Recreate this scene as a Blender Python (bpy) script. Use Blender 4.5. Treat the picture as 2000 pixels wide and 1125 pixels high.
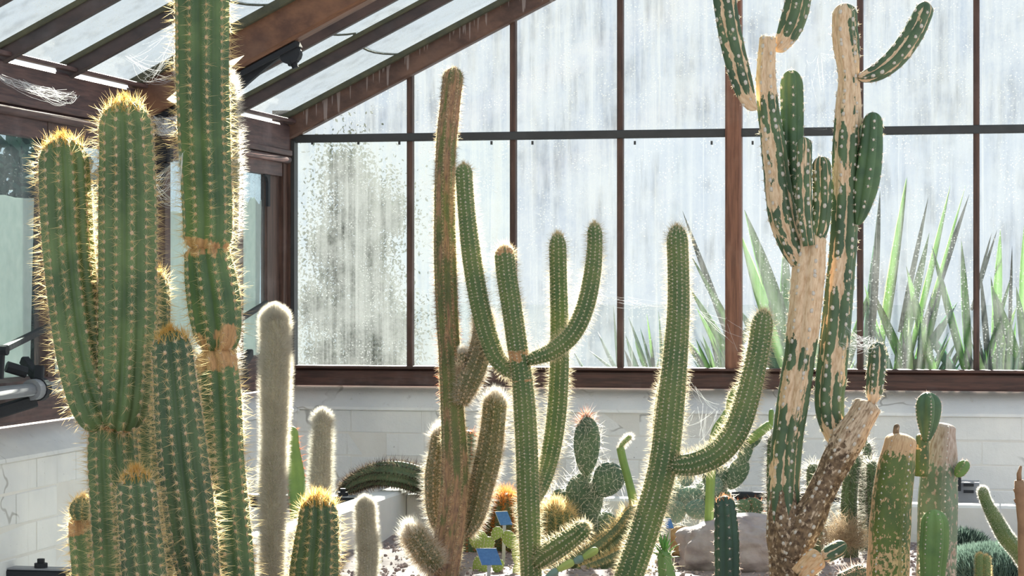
import bpy, math, random
import numpy as np
from mathutils import Vector, noise as mnoise

rng = np.random.default_rng(7)
random.seed(7)
for _o in list(bpy.data.objects):
    bpy.data.objects.remove(_o)
scene = bpy.context.scene
COL = scene.collection

# ------------------------------------------------------------------ camera
FPX = 4500.0                                   # focal length in pixels of the 2000 px wide frame
TH = math.atan2(950.0, FPX)                    # the camera looks a little left of the gable's axis
SN, CS = math.sin(TH), math.cos(TH)
CAMZ = 1.5
cam_d = bpy.data.cameras.new('camera')
cam_d.sensor_width = 36.0
cam_d.lens = FPX / 2000.0 * 36.0
cam_d.clip_end = 500
cam = bpy.data.objects.new('camera', cam_d)
COL.objects.link(cam)
cam.location = (0, 0, CAMZ)
cam.rotation_euler = (math.pi / 2, 0, TH)
scene.camera = cam

# ------------------------------------------------------------------ world, sun, exposure
world = bpy.data.worlds.new('sky')
scene.world = world
world.use_nodes = True
_nt = world.node_tree
_nt.nodes.clear()
_out = _nt.nodes.new('ShaderNodeOutputWorld')
_bg = _nt.nodes.new('ShaderNodeBackground')
_tc = _nt.nodes.new('ShaderNodeTexCoord')
_sep = _nt.nodes.new('ShaderNodeSeparateXYZ')
_rmp = _nt.nodes.new('ShaderNodeValToRGB')
_rmp.color_ramp.elements[0].position = 0.0
_rmp.color_ramp.elements[0].color = (0.91, 0.955, 1.0, 1)
_rmp.color_ramp.elements[1].position = 0.8
_rmp.color_ramp.elements[1].color = (0.70, 0.84, 1.0, 1)
_nt.links.new(_tc.outputs['Generated'], _sep.inputs[0])
_nt.links.new(_sep.outputs['Z'], _rmp.inputs[0])
_nt.links.new(_rmp.outputs[0], _bg.inputs['Color'])
_nt.links.new(_bg.outputs[0], _out.inputs[0])
_bg.inputs['Strength'].default_value = 1.05

sun_d = bpy.data.lights.new('sun', 'SUN')
sun_d.energy = 50.0
sun_d.color = (1.0, 0.90, 0.74)
sun_d.angle = math.radians(0.8)
sun = bpy.data.objects.new('sun', sun_d)
COL.objects.link(sun)
SUNDIR = Vector((-0.15, 1.0, 0.50)).normalized()
sun.rotation_euler = SUNDIR.to_track_quat('Z', 'Y').to_euler()
sun.location = (0, 20, 12)

scene.view_settings.view_transform = 'Standard'
scene.view_settings.look = 'None'
scene.view_settings.gamma = 1.0
scene.view_settings.use_curve_mapping = False
scene.view_settings.exposure = 0.08
scene.cycles.transparent_max_bounces = 24
scene.cycles.max_bounces = 8
scene.cycles.diffuse_bounces = 4
scene.cycles.transmission_bounces = 8

# ------------------------------------------------------------------ places
YG = 10.0          # inner plane of the gable
XL = -3.155        # inner plane of the left wall
SOIL = 0.54
CAM = np.array([0.0, 0.0, CAMZ])


def ray(px, py):
    u = (px - 1000.0) / FPX
    v = (562.5 - py) / FPX
    return np.array([u * CS - SN, u * SN + CS, v])


def W(px, py, D):
    return CAM + D * ray(px, py)


def onG(px, py, Y=YG):
    d = ray(px, py)
    return CAM + d * (Y / d[1])


def onL(px, py, X=XL):
    d = ray(px, py)
    return CAM + d * (X / d[0])


SLOPE = 0.4957


def zroof(x):                                   # underside of the roof glass
    return 2.315 + SLOPE * (x + 3.07)


def onRoof(px, py):
    d = ray(px, py)
    # CAMZ + t*dz = 2.315 + s*(t*dx + 3.07)
    t = (2.315 + SLOPE * 3.07 - CAMZ) / (d[2] - SLOPE * d[0])
    return CAM + d * t


def lin(r, g, b):
    def f(c):
        c /= 255.0
        return c / 12.92 if c <= 0.04045 else ((c + 0.055) / 1.055) ** 2.4
    return (f(r), f(g), f(b), 1.0)


# ------------------------------------------------------------------ materials
class NT:
    def __init__(self, name):
        self.m = bpy.data.materials.new(name)
        self.m.use_nodes = True
        self.t = self.m.node_tree
        self.t.nodes.clear()
        self.out = self.t.nodes.new('ShaderNodeOutputMaterial')

    def n(self, kind, **kw):
        nd = self.t.nodes.new('ShaderNode' + kind)
        for k, v in kw.items():
            if k.startswith('i_'):
                key = k[2:].replace('_', ' ')
                nd.inputs[key].default_value = v
            else:
                setattr(nd, k, v)
        return nd

    def l(self, a, b):
        self.t.links.new(a, b)

    def math(self, op, a, b=None, c=None, clamp=False):
        nd = self.t.nodes.new('ShaderNodeMath')
        nd.operation = op
        nd.use_clamp = clamp
        for i, x in enumerate((a, b, c)):
            if x is None:
                continue
            if isinstance(x, (int, float)):
                nd.inputs[i].default_value = x
            else:
                self.l(x, nd.inputs[i])
        return nd.outputs[0]

    def step(self, x, lo, hi):
        nd = self.t.nodes.new('ShaderNodeMapRange')
        nd.interpolation_type = 'SMOOTHSTEP'
        self.l(x, nd.inputs[0])
        nd.inputs[1].default_value = lo
        nd.inputs[2].default_value = hi
        return nd.outputs[0]

    def mix(self, f, a, b):
        nd = self.t.nodes.new('ShaderNodeMix')
        nd.data_type = 'RGBA'
        if isinstance(f, (int, float)):
            nd.inputs[0].default_value = f
        else:
            self.l(f, nd.inputs[0])
        for x, i in ((a, 6), (b, 7)):
            if isinstance(x, tuple):
                nd.inputs[i].default_value = x
            else:
                self.l(x, nd.inputs[i])
        return nd.outputs[2]

    def vec(self, src, scale):
        nd = self.t.nodes.new('ShaderNodeVectorMath')
        nd.operation = 'MULTIPLY'
        self.l(src, nd.inputs[0])
        nd.inputs[1].default_value = scale
        return nd.outputs[0]

    def noise(self, vec, scale, detail=3.0, rough=0.55):
        nd = self.t.nodes.new('ShaderNodeTexNoise')
        if vec is not None:
            self.l(vec, nd.inputs['Vector'])
        nd.inputs['Scale'].default_value = scale
        nd.inputs['Detail'].default_value = detail
        nd.inputs['Roughness'].default_value = rough
        return nd.outputs['Fac']

    def pos(self):
        return self.t.nodes.new('ShaderNodeNewGeometry').outputs['Position']

    def bump(self, h, strength, dist=0.01):
        nd = self.t.nodes.new('ShaderNodeBump')
        nd.inputs['Strength'].default_value = strength
        nd.inputs['Distance'].default_value = dist
        self.l(h, nd.inputs['Height'])
        return nd.outputs[0]

    def principled(self, col, rough=0.6, normal=None, metallic=0.0, spec=0.4):
        p = self.t.nodes.new('ShaderNodeBsdfPrincipled')
        if isinstance(col, tuple):
            p.inputs['Base Color'].default_value = col
        else:
            self.l(col, p.inputs['Base Color'])
        if isinstance(rough, (int, float)):
            p.inputs['Roughness'].default_value = rough
        else:
            self.l(rough, p.inputs['Roughness'])
        p.inputs['Metallic'].default_value = metallic
        p.inputs['Specular IOR Level'].default_value = spec
        if normal is not None:
            self.l(normal, p.inputs['Normal'])
        return p.outputs[0]

    def done(self, sh):
        self.l(sh, self.out.inputs[0])
        return self.m


def mat_plain(name, c1, c2, scale=8, rough=0.6, bump=0.2, bscale=60, metallic=0.0, spec=0.4):
    t = NT(name)
    p = t.pos()
    col = t.mix(t.noise(p, scale), c1, c2)
    return t.done(t.principled(col, rough, t.bump(t.noise(p, bscale), bump, 0.004), metallic, spec))


def mat_wood(name, c1, c2, pale, axis=(3, 3, 60), drips=False):
    """painted / oiled glasshouse timber: long grain, weathering, lime bloom"""
    t = NT(name)
    p = t.pos()
    grain = t.noise(t.vec(p, axis), 3.0, 5, 0.65)
    big = t.noise(p, 5.0, 4)
    col = t.mix(t.step(grain, 0.3, 0.7), c1, c2)
    col = t.mix(t.math('MULTIPLY', t.step(big, 0.52, 0.75), 0.55), col, pale)
    if drips:
        sx = t.n('SeparateXYZ')
        t.l(p, sx.inputs[0])
        # lime runs down the face: height above the rafter's lower edge against a run length per column
        line = t.math('MULTIPLY', sx.outputs[0], SLOPE)
        h = t.math('SUBTRACT', sx.outputs[2], line)            # constant along the slope
        h = t.math('SUBTRACT', 2.315 + SLOPE * 3.07, h)        # depth below the glass
        cx = t.n('CombineXYZ')
        t.l(sx.outputs[0], cx.inputs[0])
        run = t.noise(cx.outputs[0], 34.0, 2, 0.6)
        gate = t.noise(cx.outputs[0], 5.0, 2, 0.6)
        ln = t.math('MULTIPLY', t.step(run, 0.50, 0.62), t.math('MULTIPLY', gate, 0.19))
        ln = t.math('ADD', ln, t.math('MULTIPLY', t.noise(p, 14.0, 3), 0.035))
        ln = t.math('MULTIPLY', ln, t.step(gate, 0.22, 0.45))
        m = t.math('SUBTRACT', ln, h)
        m = t.math('MULTIPLY', t.step(m, -0.004, 0.014), 0.5)
        col = t.mix(m, col, lin(176, 162, 158))
    return t.done(t.principled(col, 0.55, t.bump(grain, 0.35, 0.003)))


def mat_glass(name, veil, tint, streak=0.5, speck=True, scale=1.0, gloss=0.22, grime=0.3):
    """thin old greenhouse glass: mostly clear, with a light-scattering film of lime, algae and splashes"""
    t = NT(name)
    p = t.pos()
    cloud = t.math('MULTIPLY', t.step(t.noise(p, 3.4 * scale, 5, 0.6), 0.36, 0.66), 0.9)
    st = t.step(t.noise(t.vec(p, (30.0, 30.0, 1.1)), 1.0, 4, 0.7), 0.34, 0.72)
    fine = t.step(t.noise(p, 75.0, 3, 0.7), 0.3, 0.7)
    d = t.math('MULTIPLY', cloud, 0.75)
    d = t.math('ADD', d, t.math('MULTIPLY', st, streak))
    d = t.math('ADD', d, t.math('MULTIPLY', fine, 0.35))
    d = t.math('MULTIPLY', d, veil / (0.55 + 0.5 * streak))
    if speck:
        vo = t.n('TexVoronoi')
        t.l(p, vo.inputs['Vector'])
        vo.inputs['Scale'].default_value = 75.0
        sp = t.math('SUBTRACT', 1.0, t.step(vo.outputs['Distance'], 0.10, 0.30))
        sp = t.math('MULTIPLY', sp, t.step(t.noise(p, 11.0, 3), 0.46, 0.60))
        d = t.math('ADD', d, t.math('MULTIPLY', sp, 0.6))
        run = t.step(t.noise(t.vec(p, (70.0, 70.0, 0.9)), 1.0, 3, 0.6), 0.62, 0.70)
        d = t.math('ADD', d, t.math('MULTIPLY', run, 0.22))
    d = t.math('MINIMUM', d, 0.92)
    tr = t.n('BsdfTransparent')
    gr = t.math('MULTIPLY', t.step(t.noise(t.vec(p, (18.0, 18.0, 2.0)), 1.0, 5, 0.7), 0.42, 0.68), t.step(t.noise(p, 5.0, 4), 0.35, 0.65))
    t.l(t.mix(t.math('MULTIPLY', gr, grime), tint, tuple(0.74 * c for c in tint[:3]) + (1,)), tr.inputs[0])
    sc = t.n('BsdfTranslucent')
    sc.inputs[0].default_value = (0.138, 0.150, 0.158, 1)
    df = t.n('BsdfDiffuse')
    df.inputs[0].default_value = (0.40, 0.42, 0.40, 1)
    film = t.n('MixShader', i_Fac=0.25)
    t.l(sc.outputs[0], film.inputs[1])
    t.l(df.outputs[0], film.inputs[2])
    m1 = t.n('MixShader')
    t.l(d, m1.inputs[0])
    t.l(tr.outputs[0], m1.inputs[1])
    t.l(film.outputs[0], m1.inputs[2])
    gl = t.n('BsdfGlossy')
    gl.inputs['Roughness'].default_value = 0.06
    fr = t.n('LayerWeight', i_Blend=0.5)
    m2 = t.n('MixShader')
    t.l(t.math('ADD', t.math('MULTIPLY', t.math('POWER', fr.outputs['Facing'], 4.0), gloss), gloss * .07), m2.inputs[0])
    t.l(m1.outputs[0], m2.inputs[1])
    t.l(gl.outputs[0], m2.inputs[2])
    return t.done(m2.outputs[0])


def mat_plaster(name):
    """white lime-washed masonry with dust, hairline cracks and grime in the joints"""
    t = NT(name)
    p = t.pos()
    big = t.noise(p, 2.2, 4)
    fine = t.noise(p, 42.0, 5, 0.7)
    vert = t.noise(t.vec(p, (30, 30, 2.5)), 1.0, 3)
    col = t.mix(t.step(big, 0.35, 0.7), lin(238, 236, 232), lin(216, 216, 216))
    col = t.mix(t.math('MULTIPLY', t.step(vert, 0.60, 0.80), 0.35), col, lin(176, 168, 156))
    col = t.mix(t.step(t.noise(p, 70.0, 2), 0.74, 0.80), col, lin(70, 66, 62))
    w = t.n('TexVoronoi', feature='DISTANCE_TO_EDGE')
    wv = t.n('VectorMath', operation='ADD')
    t.l(p, wv.inputs[0])
    dn = t.n('TexNoise')
    t.l(p, dn.inputs['Vector'])
    dn.inputs['Scale'].default_value = 6.0
    t.l(t.vec(dn.outputs['Color'], (0.25, 0.25, 0.25)), wv.inputs[1])
    t.l(wv.outputs[0], w.inputs['Vector'])
    w.inputs['Scale'].default_value = 2.2
    crack = t.math('SUBTRACT', 1.0, t.step(w.outputs['Distance'], 0.004, 0.016))
    crack = t.math('MULTIPLY', crack, t.step(t.noise(p, 3.1, 2), 0.5, 0.6))
    col = t.mix(t.math('MULTIPLY', crack, 0.5), col, lin(120, 112, 102))
    return t.done(t.principled(col, 0.85, t.bump(t.math('ADD', fine, t.math('MULTIPLY', big, 2.0)), 0.5, 0.006), spec=0.2))


def mat_cactus(name, g1, g2, scar, thr=0.9, width=0.04, sscale=22.0, stretch=0.35, scar2=None,
               rough=0.5, gscale=9.0, dusty=None, lines=0.0):
    """waxy green skin; corky scars come from noise along the stem plus the mesh's own 'scar' attribute"""
    t = NT(name)
    uv = t.n('UVMap', uv_map='uv').outputs[0]
    at = t.n('Attribute', attribute_name='scar').outputs['Fac']
    p = t.pos()
    g1, g2 = (tuple(c * 0.80 for c in g[:3]) + (1,) for g in (g1, g2))
    col = t.mix(t.step(t.noise(p, gscale, 4), 0.3, 0.7), g1, g2)
    if dusty is not None:
        col = t.mix(t.math('MULTIPLY', t.step(t.noise(p, 26.0, 4), 0.5, 0.75), 0.5), col, dusty)
    sn = t.noise(t.vec(uv, (1.0, stretch, 1.0)), sscale, 5, 0.6)
    m = t.step(t.math('ADD', sn, at), thr - width, thr + width)
    if lines:
        ln_ = t.noise(t.vec(uv, (1.0, 0.07, 1.0)), 46.0, 3, 0.6)
        gate = t.noise(t.vec(uv, (1.0, 0.5, 1.0)), 9.0, 2)
        m = t.math('MAXIMUM', m, t.step(t.math('ADD', ln_, t.math('MULTIPLY', gate, 0.35)), lines - 0.012, lines + 0.012))
    sc2 = scar2 or tuple(0.55 * c for c in scar[:3]) + (1,)
    sc = t.mix(t.step(t.noise(t.vec(uv, (3.0, 0.8, 1.0)), 40.0, 4), 0.35, 0.75), scar, sc2)
    col = t.mix(m, col, sc)
    r = t.math('ADD', rough, t.math('MULTIPLY', m, 0.35))
    h = t.math('ADD', t.math('MULTIPLY', t.noise(p, 90.0, 3), 0.3), t.math('MULTIPLY', m, t.noise(p, 120.0, 4)))
    return t.done(t.principled(col, r, t.bump(h, 0.35, 0.004), spec=0.45))


def mat_spine(name, c1, c2, trans=0.65):
    t = NT(name)
    col = t.mix(t.noise(t.pos(), 25.0, 2), c1, c2)
    d = t.n('BsdfDiffuse')
    s = t.n('BsdfTranslucent')
    t.l(col, d.inputs[0])
    t.l(col, s.inputs[0])
    m = t.n('MixShader', i_Fac=trans)
    t.l(d.outputs[0], m.inputs[1])
    t.l(s.outputs[0], m.inputs[2])
    return t.done(m.outputs[0])


def mat_leaf(name, c1, c2, trans=0.35, scale=6.0, rough=0.45):
    t = NT(name)
    col = t.mix(t.noise(t.pos(), scale, 3), c1, c2)
    p = t.principled(col, rough, spec=0.4 if rough < .8 else 0.05)
    s = t.n('BsdfTranslucent')
    t.l(col, s.inputs[0])
    m = t.n('MixShader', i_Fac=trans)
    t.l(p, m.inputs[1])
    t.l(s.outputs[0], m.inputs[2])
    return t.done(m.outputs[0])


M = {}
M['wood'] = mat_wood('timber_upright', lin(100, 74, 64), lin(62, 46, 42), lin(118, 98, 94), (22, 22, 1.6))
M['wood_y'] = mat_wood('timber_along', lin(106, 80, 76), lin(66, 52, 54), lin(128, 110, 112), (22, 1.6, 22))
M['wood_x'] = mat_wood('timber_cross', lin(96, 66, 58), lin(60, 44, 42), lin(120, 104, 102), (1.6, 22, 22))
M['wood_post'] = mat_wood('timber_post', lin(150, 104, 82), lin(104, 68, 54), lin(150, 118, 100), (26, 26, 1.6))
M['rafter'] = mat_wood('timber_rafter', lin(118, 88, 74), lin(74, 54, 48), lin(112, 92, 88), (2.0, 22, 3.0), drips=True)
M['main_rafter'] = mat_wood('timber_main_rafter', lin(134, 94, 70), lin(86, 58, 48), lin(122, 92, 76), (2.0, 22, 3.0))
M['bar_wood'] = mat_wood('timber_glazing_bar', lin(82, 68, 66), lin(54, 48, 50), lin(104, 100, 102), (2.0, 22, 3.0))
M['putty'] = mat_plain('mossy_putty', lin(104, 100, 76), lin(58, 62, 58), 24, 0.9, 0.6)
M['iron'] = mat_plain('black_iron', lin(42, 45, 52), lin(24, 26, 32), 14, 0.65, 0.3)
M['steel'] = mat_plain('grey_steel_bar', lin(74, 76, 78), lin(48, 50, 52), 14, 0.5, 0.3)
M['pipe'] = mat_plain('grey_painted_pipe', lin(150, 152, 158), lin(120, 122, 128), 14, 0.45, 0.2)
M['plaster'] = mat_plaster('limewash')
M['mortar'] = mat_plain('limewash_joint', lin(232, 229, 224), lin(216, 211, 204), 10, 0.9, 0.5, 30)
M['kerb'] = mat_plain('painted_kerb', lin(230, 230, 228), lin(205, 205, 203), 6, 0.75, 0.4, 30)
M['path'] = mat_plain('pale_path', lin(206, 208, 212), lin(184, 186, 190), 5, 0.85, 0.5, 40)
M['soil'] = mat_plain('gravelly_soil', lin(154, 142, 142), lin(112, 100, 100), 26, 0.95, 0.9, 90)
M['gravel'] = mat_plain('pink_grey_gravel', lin(186, 170, 168), lin(128, 112, 112), 30, 0.9, 0.4, 80)
M['ground'] = mat_plain('outside_ground', lin(92, 100, 108), lin(84, 92, 100), 1.5, 0.95, 0.5, 6, spec=0.0)
M['glass'] = mat_glass('gable_glass', 0.20, (0.79, 0.825, 0.855, 1), 0.9, grime=0.9)
M['glass_clean'] = mat_glass('gable_glass_clean', 0.115, (0.83, 0.865, 0.89, 1), 0.9, grime=0.8)
M['glass_dirty'] = mat_glass('gable_glass_dirty', 0.30, (0.80, 0.85, 0.87, 1), 0.9)
M['glass_roof'] = mat_glass('roof_glass', 0.11, (0.855, 0.885, 0.89, 1), 0.3, True, gloss=0.04, grime=0.6)
M['glass_side'] = mat_glass('side_glass', 0.16, (0.80, 0.90, 0.92, 1), 0.5)
M['film'] = mat_spine('shading_film', lin(226, 232, 228), lin(200, 212, 208), 0.55)


# ------------------------------------------------------------------ mesh helpers
ORG = {}
SCAR = 'scar'


def put(name, V, F, mat, parent=None, smooth=False, uv=None, scar=None, kind=None):
    """one mesh object from vertices in world space; F is an (n,3)/(n,4) array or a list of tuples"""
    V = np.asarray(V, dtype=np.float64)
    org = ORG.get(parent.name, np.zeros(3)) if parent is not None else np.zeros(3)
    if parent is None:
        org = np.array([V[:, 0].mean(), V[:, 1].mean(), V[:, 2].min()])
    me = bpy.data.meshes.new(name)
    Vl = V - org
    if isinstance(F, np.ndarray):
        k = F.shape[1]
        me.vertices.add(len(Vl))
        me.vertices.foreach_set('co', Vl.ravel())
        me.loops.add(F.size)
        me.loops.foreach_set('vertex_index', F.ravel().astype(np.int32))
        me.polygons.add(len(F))
        me.polygons.foreach_set('loop_start', np.arange(0, F.size, k, dtype=np.int32))
        me.update(calc_edges=True)
    else:
        me.from_pydata([tuple(v) for v in Vl], [], F)
    if smooth:
        me.polygons.foreach_set('use_smooth', np.ones(len(me.polygons), dtype=bool))
    if uv is not None:
        lay = me.uv_layers.new(name='uv')
        idx = np.empty(len(me.loops), dtype=np.int32)
        me.loops.foreach_get('vertex_index', idx)
        lay.data.foreach_set('uv', np.asarray(uv)[idx].ravel())
    if scar is not None:
        a = me.attributes.new('scar', 'FLOAT', 'POINT')
        a.data.foreach_set('value', np.asarray(scar, dtype=np.float64))
    me.materials.append(M[mat] if isinstance(mat, str) else mat)
    o = bpy.data.objects.new(name, me)
    COL.objects.link(o)
    if parent is not None:
        o.parent = parent
        ORG[o.name] = org
    else:
        o.location = org
        ORG[o.name] = org
    if kind:
        o['kind'] = kind
    return o


def tag(o, label, cat, group=None, kind=None):
    o['label'] = label
    o['category'] = cat
    if group:
        o['group'] = group
    if kind:
        o['kind'] = kind
    return o


def thing(name, label, cat, loc, group=None, kind=None):
    o = bpy.data.objects.new(name, None)
    COL.objects.link(o)
    o.empty_display_size = 0.05
    o.location = tuple(loc)
    ORG[o.name] = np.array(loc, dtype=float)
    return tag(o, label, cat, group, kind)


def boxVF(lo, hi):
    x0, y0, z0 = lo
    x1, y1, z1 = hi
    V = [(x0, y0, z0), (x1, y0, z0), (x1, y1, z0), (x0, y1, z0), (x0, y0, z1), (x1, y0, z1), (x1, y1, z1), (x0, y1, z1)]
    F = [(0, 3, 2, 1), (4, 5, 6, 7), (0, 1, 5, 4), (1, 2, 6, 5), (2, 3, 7, 6), (3, 0, 4, 7)]
    return V, F


def beamVF(p0, p1, w, h, up=(0, 0, 1), ch=None):
    """bar with chamfered rectangular section w (sideways) x h (along up), centred on p0-p1"""
    p0, p1 = np.asarray(p0, float), np.asarray(p1, float)
    t = p1 - p0
    t /= np.linalg.norm(t)
    s = np.cross(t, up)
    s /= np.linalg.norm(s)
    u = np.cross(s, t)
    c = min(w, h) * 0.14 if ch is None else ch
    a, b = w / 2, h / 2
    sec = [(-a + c, -b), (a - c, -b), (a, -b + c), (a, b - c), (a - c, b), (-a + c, b), (-a, b - c), (-a, -b + c)]
    V = [p0 + s * x + u * y for x, y in sec] + [p1 + s * x + u * y for x, y in sec]
    F = [tuple(range(7, -1, -1)), tuple(range(8, 16))]
    F += [(i, (i + 1) % 8, 8 + (i + 1) % 8, 8 + i) for i in range(8)]
    return V, F


def join(*parts):
    V, F, k = [], [], 0
    for v, f in parts:
        V += [tuple(x) for x in v]
        F += [tuple(i + k for i in q) for q in f]
        k += len(v)
    return V, F


def tubeVF(pts, r, n=10):
    pts = [np.asarray(p, float) for p in pts]
    V, F = [], []
    for i, p in enumerate(pts):
        a = pts[max(0, i - 1)]
        b = pts[min(len(pts) - 1, i + 1)]
        t = (b - a) / np.linalg.norm(b - a)
        ref = np.array([0, 0, 1.0]) if abs(t[2]) < 0.9 else np.array([1.0, 0, 0])
        s = np.cross(t, ref)
        s /= np.linalg.norm(s)
        u = np.cross(s, t)
        rr = r[i] if isinstance(r, (list, tuple)) else r
        for k in range(n):
            an = 2 * math.pi * k / n
            V.append(p + rr * (math.cos(an) * s + math.sin(an) * u))
    for i in range(len(pts) - 1):
        for k in range(n):
            F.append((i * n + k, i * n + (k + 1) % n, (i + 1) * n + (k + 1) % n, (i + 1) * n + k))
    F.append(tuple(range(n - 1, -1, -1)))
    F.append(tuple((len(pts) - 1) * n + k for k in range(n)))
    return V, F


def prismVF(poly, off):
    """polygon (list of 3D points) extruded by vector off"""
    n = len(poly)
    off = np.asarray(off, float)
    V = [np.asarray(p, float) for p in poly] + [np.asarray(p, float) + off for p in poly]
    F = [tuple(range(n)), tuple(range(2 * n - 1, n - 1, -1))]
    F += [(i, n + i, n + (i + 1) % n, (i + 1) % n) for i in range(n)]
    return V, F


# ================================================================== STRUCTURE
XR = 1.35                       # the gable is built a little past the right edge of the picture
ZSILL0, ZSILL1 = 1.062, 1.140   # bottom rail of the gable window
# ---- gable window ------------------------------------------------
win = thing('window_1', 'large gable window of dirty backlit panes in dark timber bars', 'window', (XL, YG, ZSILL0), kind='structure')
put('bottom_rail', *beamVF((XL, YG, (ZSILL0 + ZSILL1) / 2), (XR, YG, (ZSILL0 + ZSILL1) / 2), 0.09, ZSILL1 - ZSILL0), 'wood_x', win)
put('sill_ledge', *beamVF((XL, YG - 0.02, ZSILL1 + 0.006), (XR, YG - 0.02, ZSILL1 + 0.006), 0.09, 0.012), 'wood_x', win)
zbar = onG(1000, 266)[2]
mull = [onG(p, 500)[0] for p in (802, 1003, 1212, 1434, 1680, 1907)]
step = 0.515
while mull[-1] + step < XR:
    mull.append(mull[-1] + step)
xs = [XL + 0.045] + mull + [XR]
for i, x in enumerate(mull):
    thick = (i == 3)
    w = 0.070 if thick else 0.026
    d = 0.075 if thick else 0.045
    put('mullion', *beamVF((x, YG - (0.012 if thick else 0), ZSILL1), (x, YG - (0.012 if thick else 0), zroof(x) - 0.03), w, d, (0, 1, 0)),
        'wood_post' if thick else 'wood', win)
put('glazing_bar', *beamVF((XL + 0.04, YG - 0.018, zbar), (XR, YG - 0.018, zbar), 0.03, 0.036), 'steel', win)
for i in range(len(xs) - 1):
    a, b = xs[i] + 0.006, xs[i + 1] - 0.006
    put('pane', *prismVF([(a, YG + 0.006, ZSILL1 + 0.004), (b, YG + 0.006, ZSILL1 + 0.004), (b, YG + 0.006, zbar + 0.01), (a, YG + 0.006, zbar + 0.01)], (0, 0.004, 0)), 'glass_dirty' if i < 2 else 'glass' if i < 3 else 'glass_clean', win)
    ta, tb = zroof(a) - 0.01, zroof(b) - 0.01
    if ta > zbar + 0.02:
        poly = [(a, YG + 0.006, zbar - 0.01), (b, YG + 0.006, zbar - 0.01), (b, YG + 0.006, tb), (a, YG + 0.006, ta)]
        put('pane', *prismVF(poly, (0, 0.004, 0)), 'glass', win)
    else:
        xa = a + (zbar - ta) / SLOPE
        put('pane', *prismVF([(xa, YG + 0.006, zbar), (b, YG + 0.006, zbar), (b, YG + 0.006, tb)], (0, 0.004, 0)), 'glass', win)
# little glazing clips under the bar
for px in (610, 700, 780, 960, 1040, 1240, 1390, 1470):
    p = onG(px, 279, YG - 0.02)
    put('clip', *boxVF(p - np.array([.004, .006, .008]), p + np.array([.004, .006, .008])), 'steel', win)

# ---- corner post (trim) -------------------------------------------
cp = thing('trim_1', 'dark timber corner post between the side and gable windows', 'post', (XL, YG, ZSILL0), kind='structure')
put('post', *boxVF((XL - 0.05, YG - 0.055, ZSILL0), (XL + 0.035, YG + 0.05, 2.30)), 'wood', cp)
put('cover_strip', *boxVF((XL + 0.0, YG - 0.115, ZSILL0 + 0.06), (XL + 0.022, YG - 0.058, 2.24)), 'wood', cp)
put('cover_strip', *boxVF((XL + 0.036, YG - 0.05, ZSILL1 + 0.01), (XL + 0.052, YG + 0.005, zbar - 0.01)), 'steel', cp)
put('cap_block', *boxVF((XL - 0.01, YG - 0.075, 2.235), (XL + 0.055, YG - 0.02, 2.285)), 'wood', cp)

# ---- left wall plate and mouldings ----------------------------------
Y0 = 3.2
pl = thing('trim_2', 'long brown timber eaves beam above the side windows', 'beam', (XL, Y0, 2.0), kind='structure')
put('beam', *beamVF((XL, Y0, 2.168), (XL, YG - 0.06, 2.168), 0.07, 0.135), 'wood_y', pl)
put('fascia', *beamVF((XL + 0.012, Y0, 2.106), (XL + 0.012, YG - 0.07, 2.106), 0.075, 0.026), 'wood_y', pl)
put('moulding', *tubeVF([(XL + 0.03, Y0, 2.076), (XL + 0.03, YG - 0.07, 2.076)], 0.017, 12), 'wood_y', pl, True)
put('glass_stop', *beamVF((XL + 0.05, Y0, 2.249), (XL + 0.05, YG - 0.05, 2.249), 0.03, 0.014), 'wood_y', pl)

# ---- left windows ---------------------------------------------------
posts_px = [-290, 90, 318, 462]
ypost = [onL(p, 500)[1] for p in posts_px]
wlabels = ['side window with whitened glass at the left edge of the view',
           'side window hidden behind the forked golden cactus',
           'side window glimpsed between the two tall left cacti',
           'narrow side window with a torn film next to the corner post']
for i, (ya, yb) in enumerate(zip(ypost, ypost[1:] + [YG - 0.11])):
    w = thing('window_%d' % (i + 2), wlabels[i], 'window', (XL, ya, ZSILL1), kind='structure')
    zt = 2.03
    put('stile', *boxVF((XL - 0.03, ya - 0.03, 1.2), (XL + 0.02, ya + 0.03, 2.07)), 'wood', w)
    if i == 3:
        put('stile', *boxVF((XL - 0.03, yb - 0.17, 1.2), (XL + 0.0, yb - 0.02, 2.07)), 'wood', w)
        yb -= 0.15
    put('head_rail', *boxVF((XL - 0.025, ya, 2.0), (XL + 0.018, yb + (0.0 if i < 3 else 0.14), 2.062)), 'wood_y', w)
    put('pane', *boxVF((XL - 0.014, ya, 1.2), (XL - 0.010, yb, zt)), 'glass_side', w)
    # rounded iron corner at the head of each light
    pts = [(XL - 0.004, yb - 0.0, 2.0), (XL - 0.004, yb - 0.075, 2.0)]
    for k in range(7):
        an = k / 6 * math.pi / 2
        pts.append((XL - 0.004, yb - 0.075 + 0.045 * math.sin(an), 2.0 - 0.045 * (1 - math.cos(an)) - 0.004))
    pts += [(XL - 0.004, yb - 0.03, 1.86), (XL - 0.004, yb, 1.86)]
    put('corner_bracket', *prismVF(pts, (0.012, 0, 0)), 'iron', w)
    # white shading film behind the glass, torn along its top
    n = 16
    zf = 1.80 if i < 3 else 1.895
    top = []
    for k in range(n + 1):
        y = ya + 0.035 + (yb - 0.12 - ya) * k / n
        z = zf + (0.004 * random.uniform(-1, 1) if i < 3 else 0.0)
        if i == 3:
            z = zf - 0.06 * abs(((k / n * 2.0) % 1.0) - 0.3) + random.uniform(-.01, .01)
        top.append((XL - 0.008, y, z))
    put('shading_film', *prismVF([(XL - 0.008, ya + 0.035, 1.2), (XL - 0.008, yb - 0.12, 1.2)] + top[::-1], (0.002, 0, 0)), 'film', w)
sl = thing('trim_3', 'weathered timber sill along the side wall', 'sill', (XL, Y0, 1.05), kind='structure')
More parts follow.
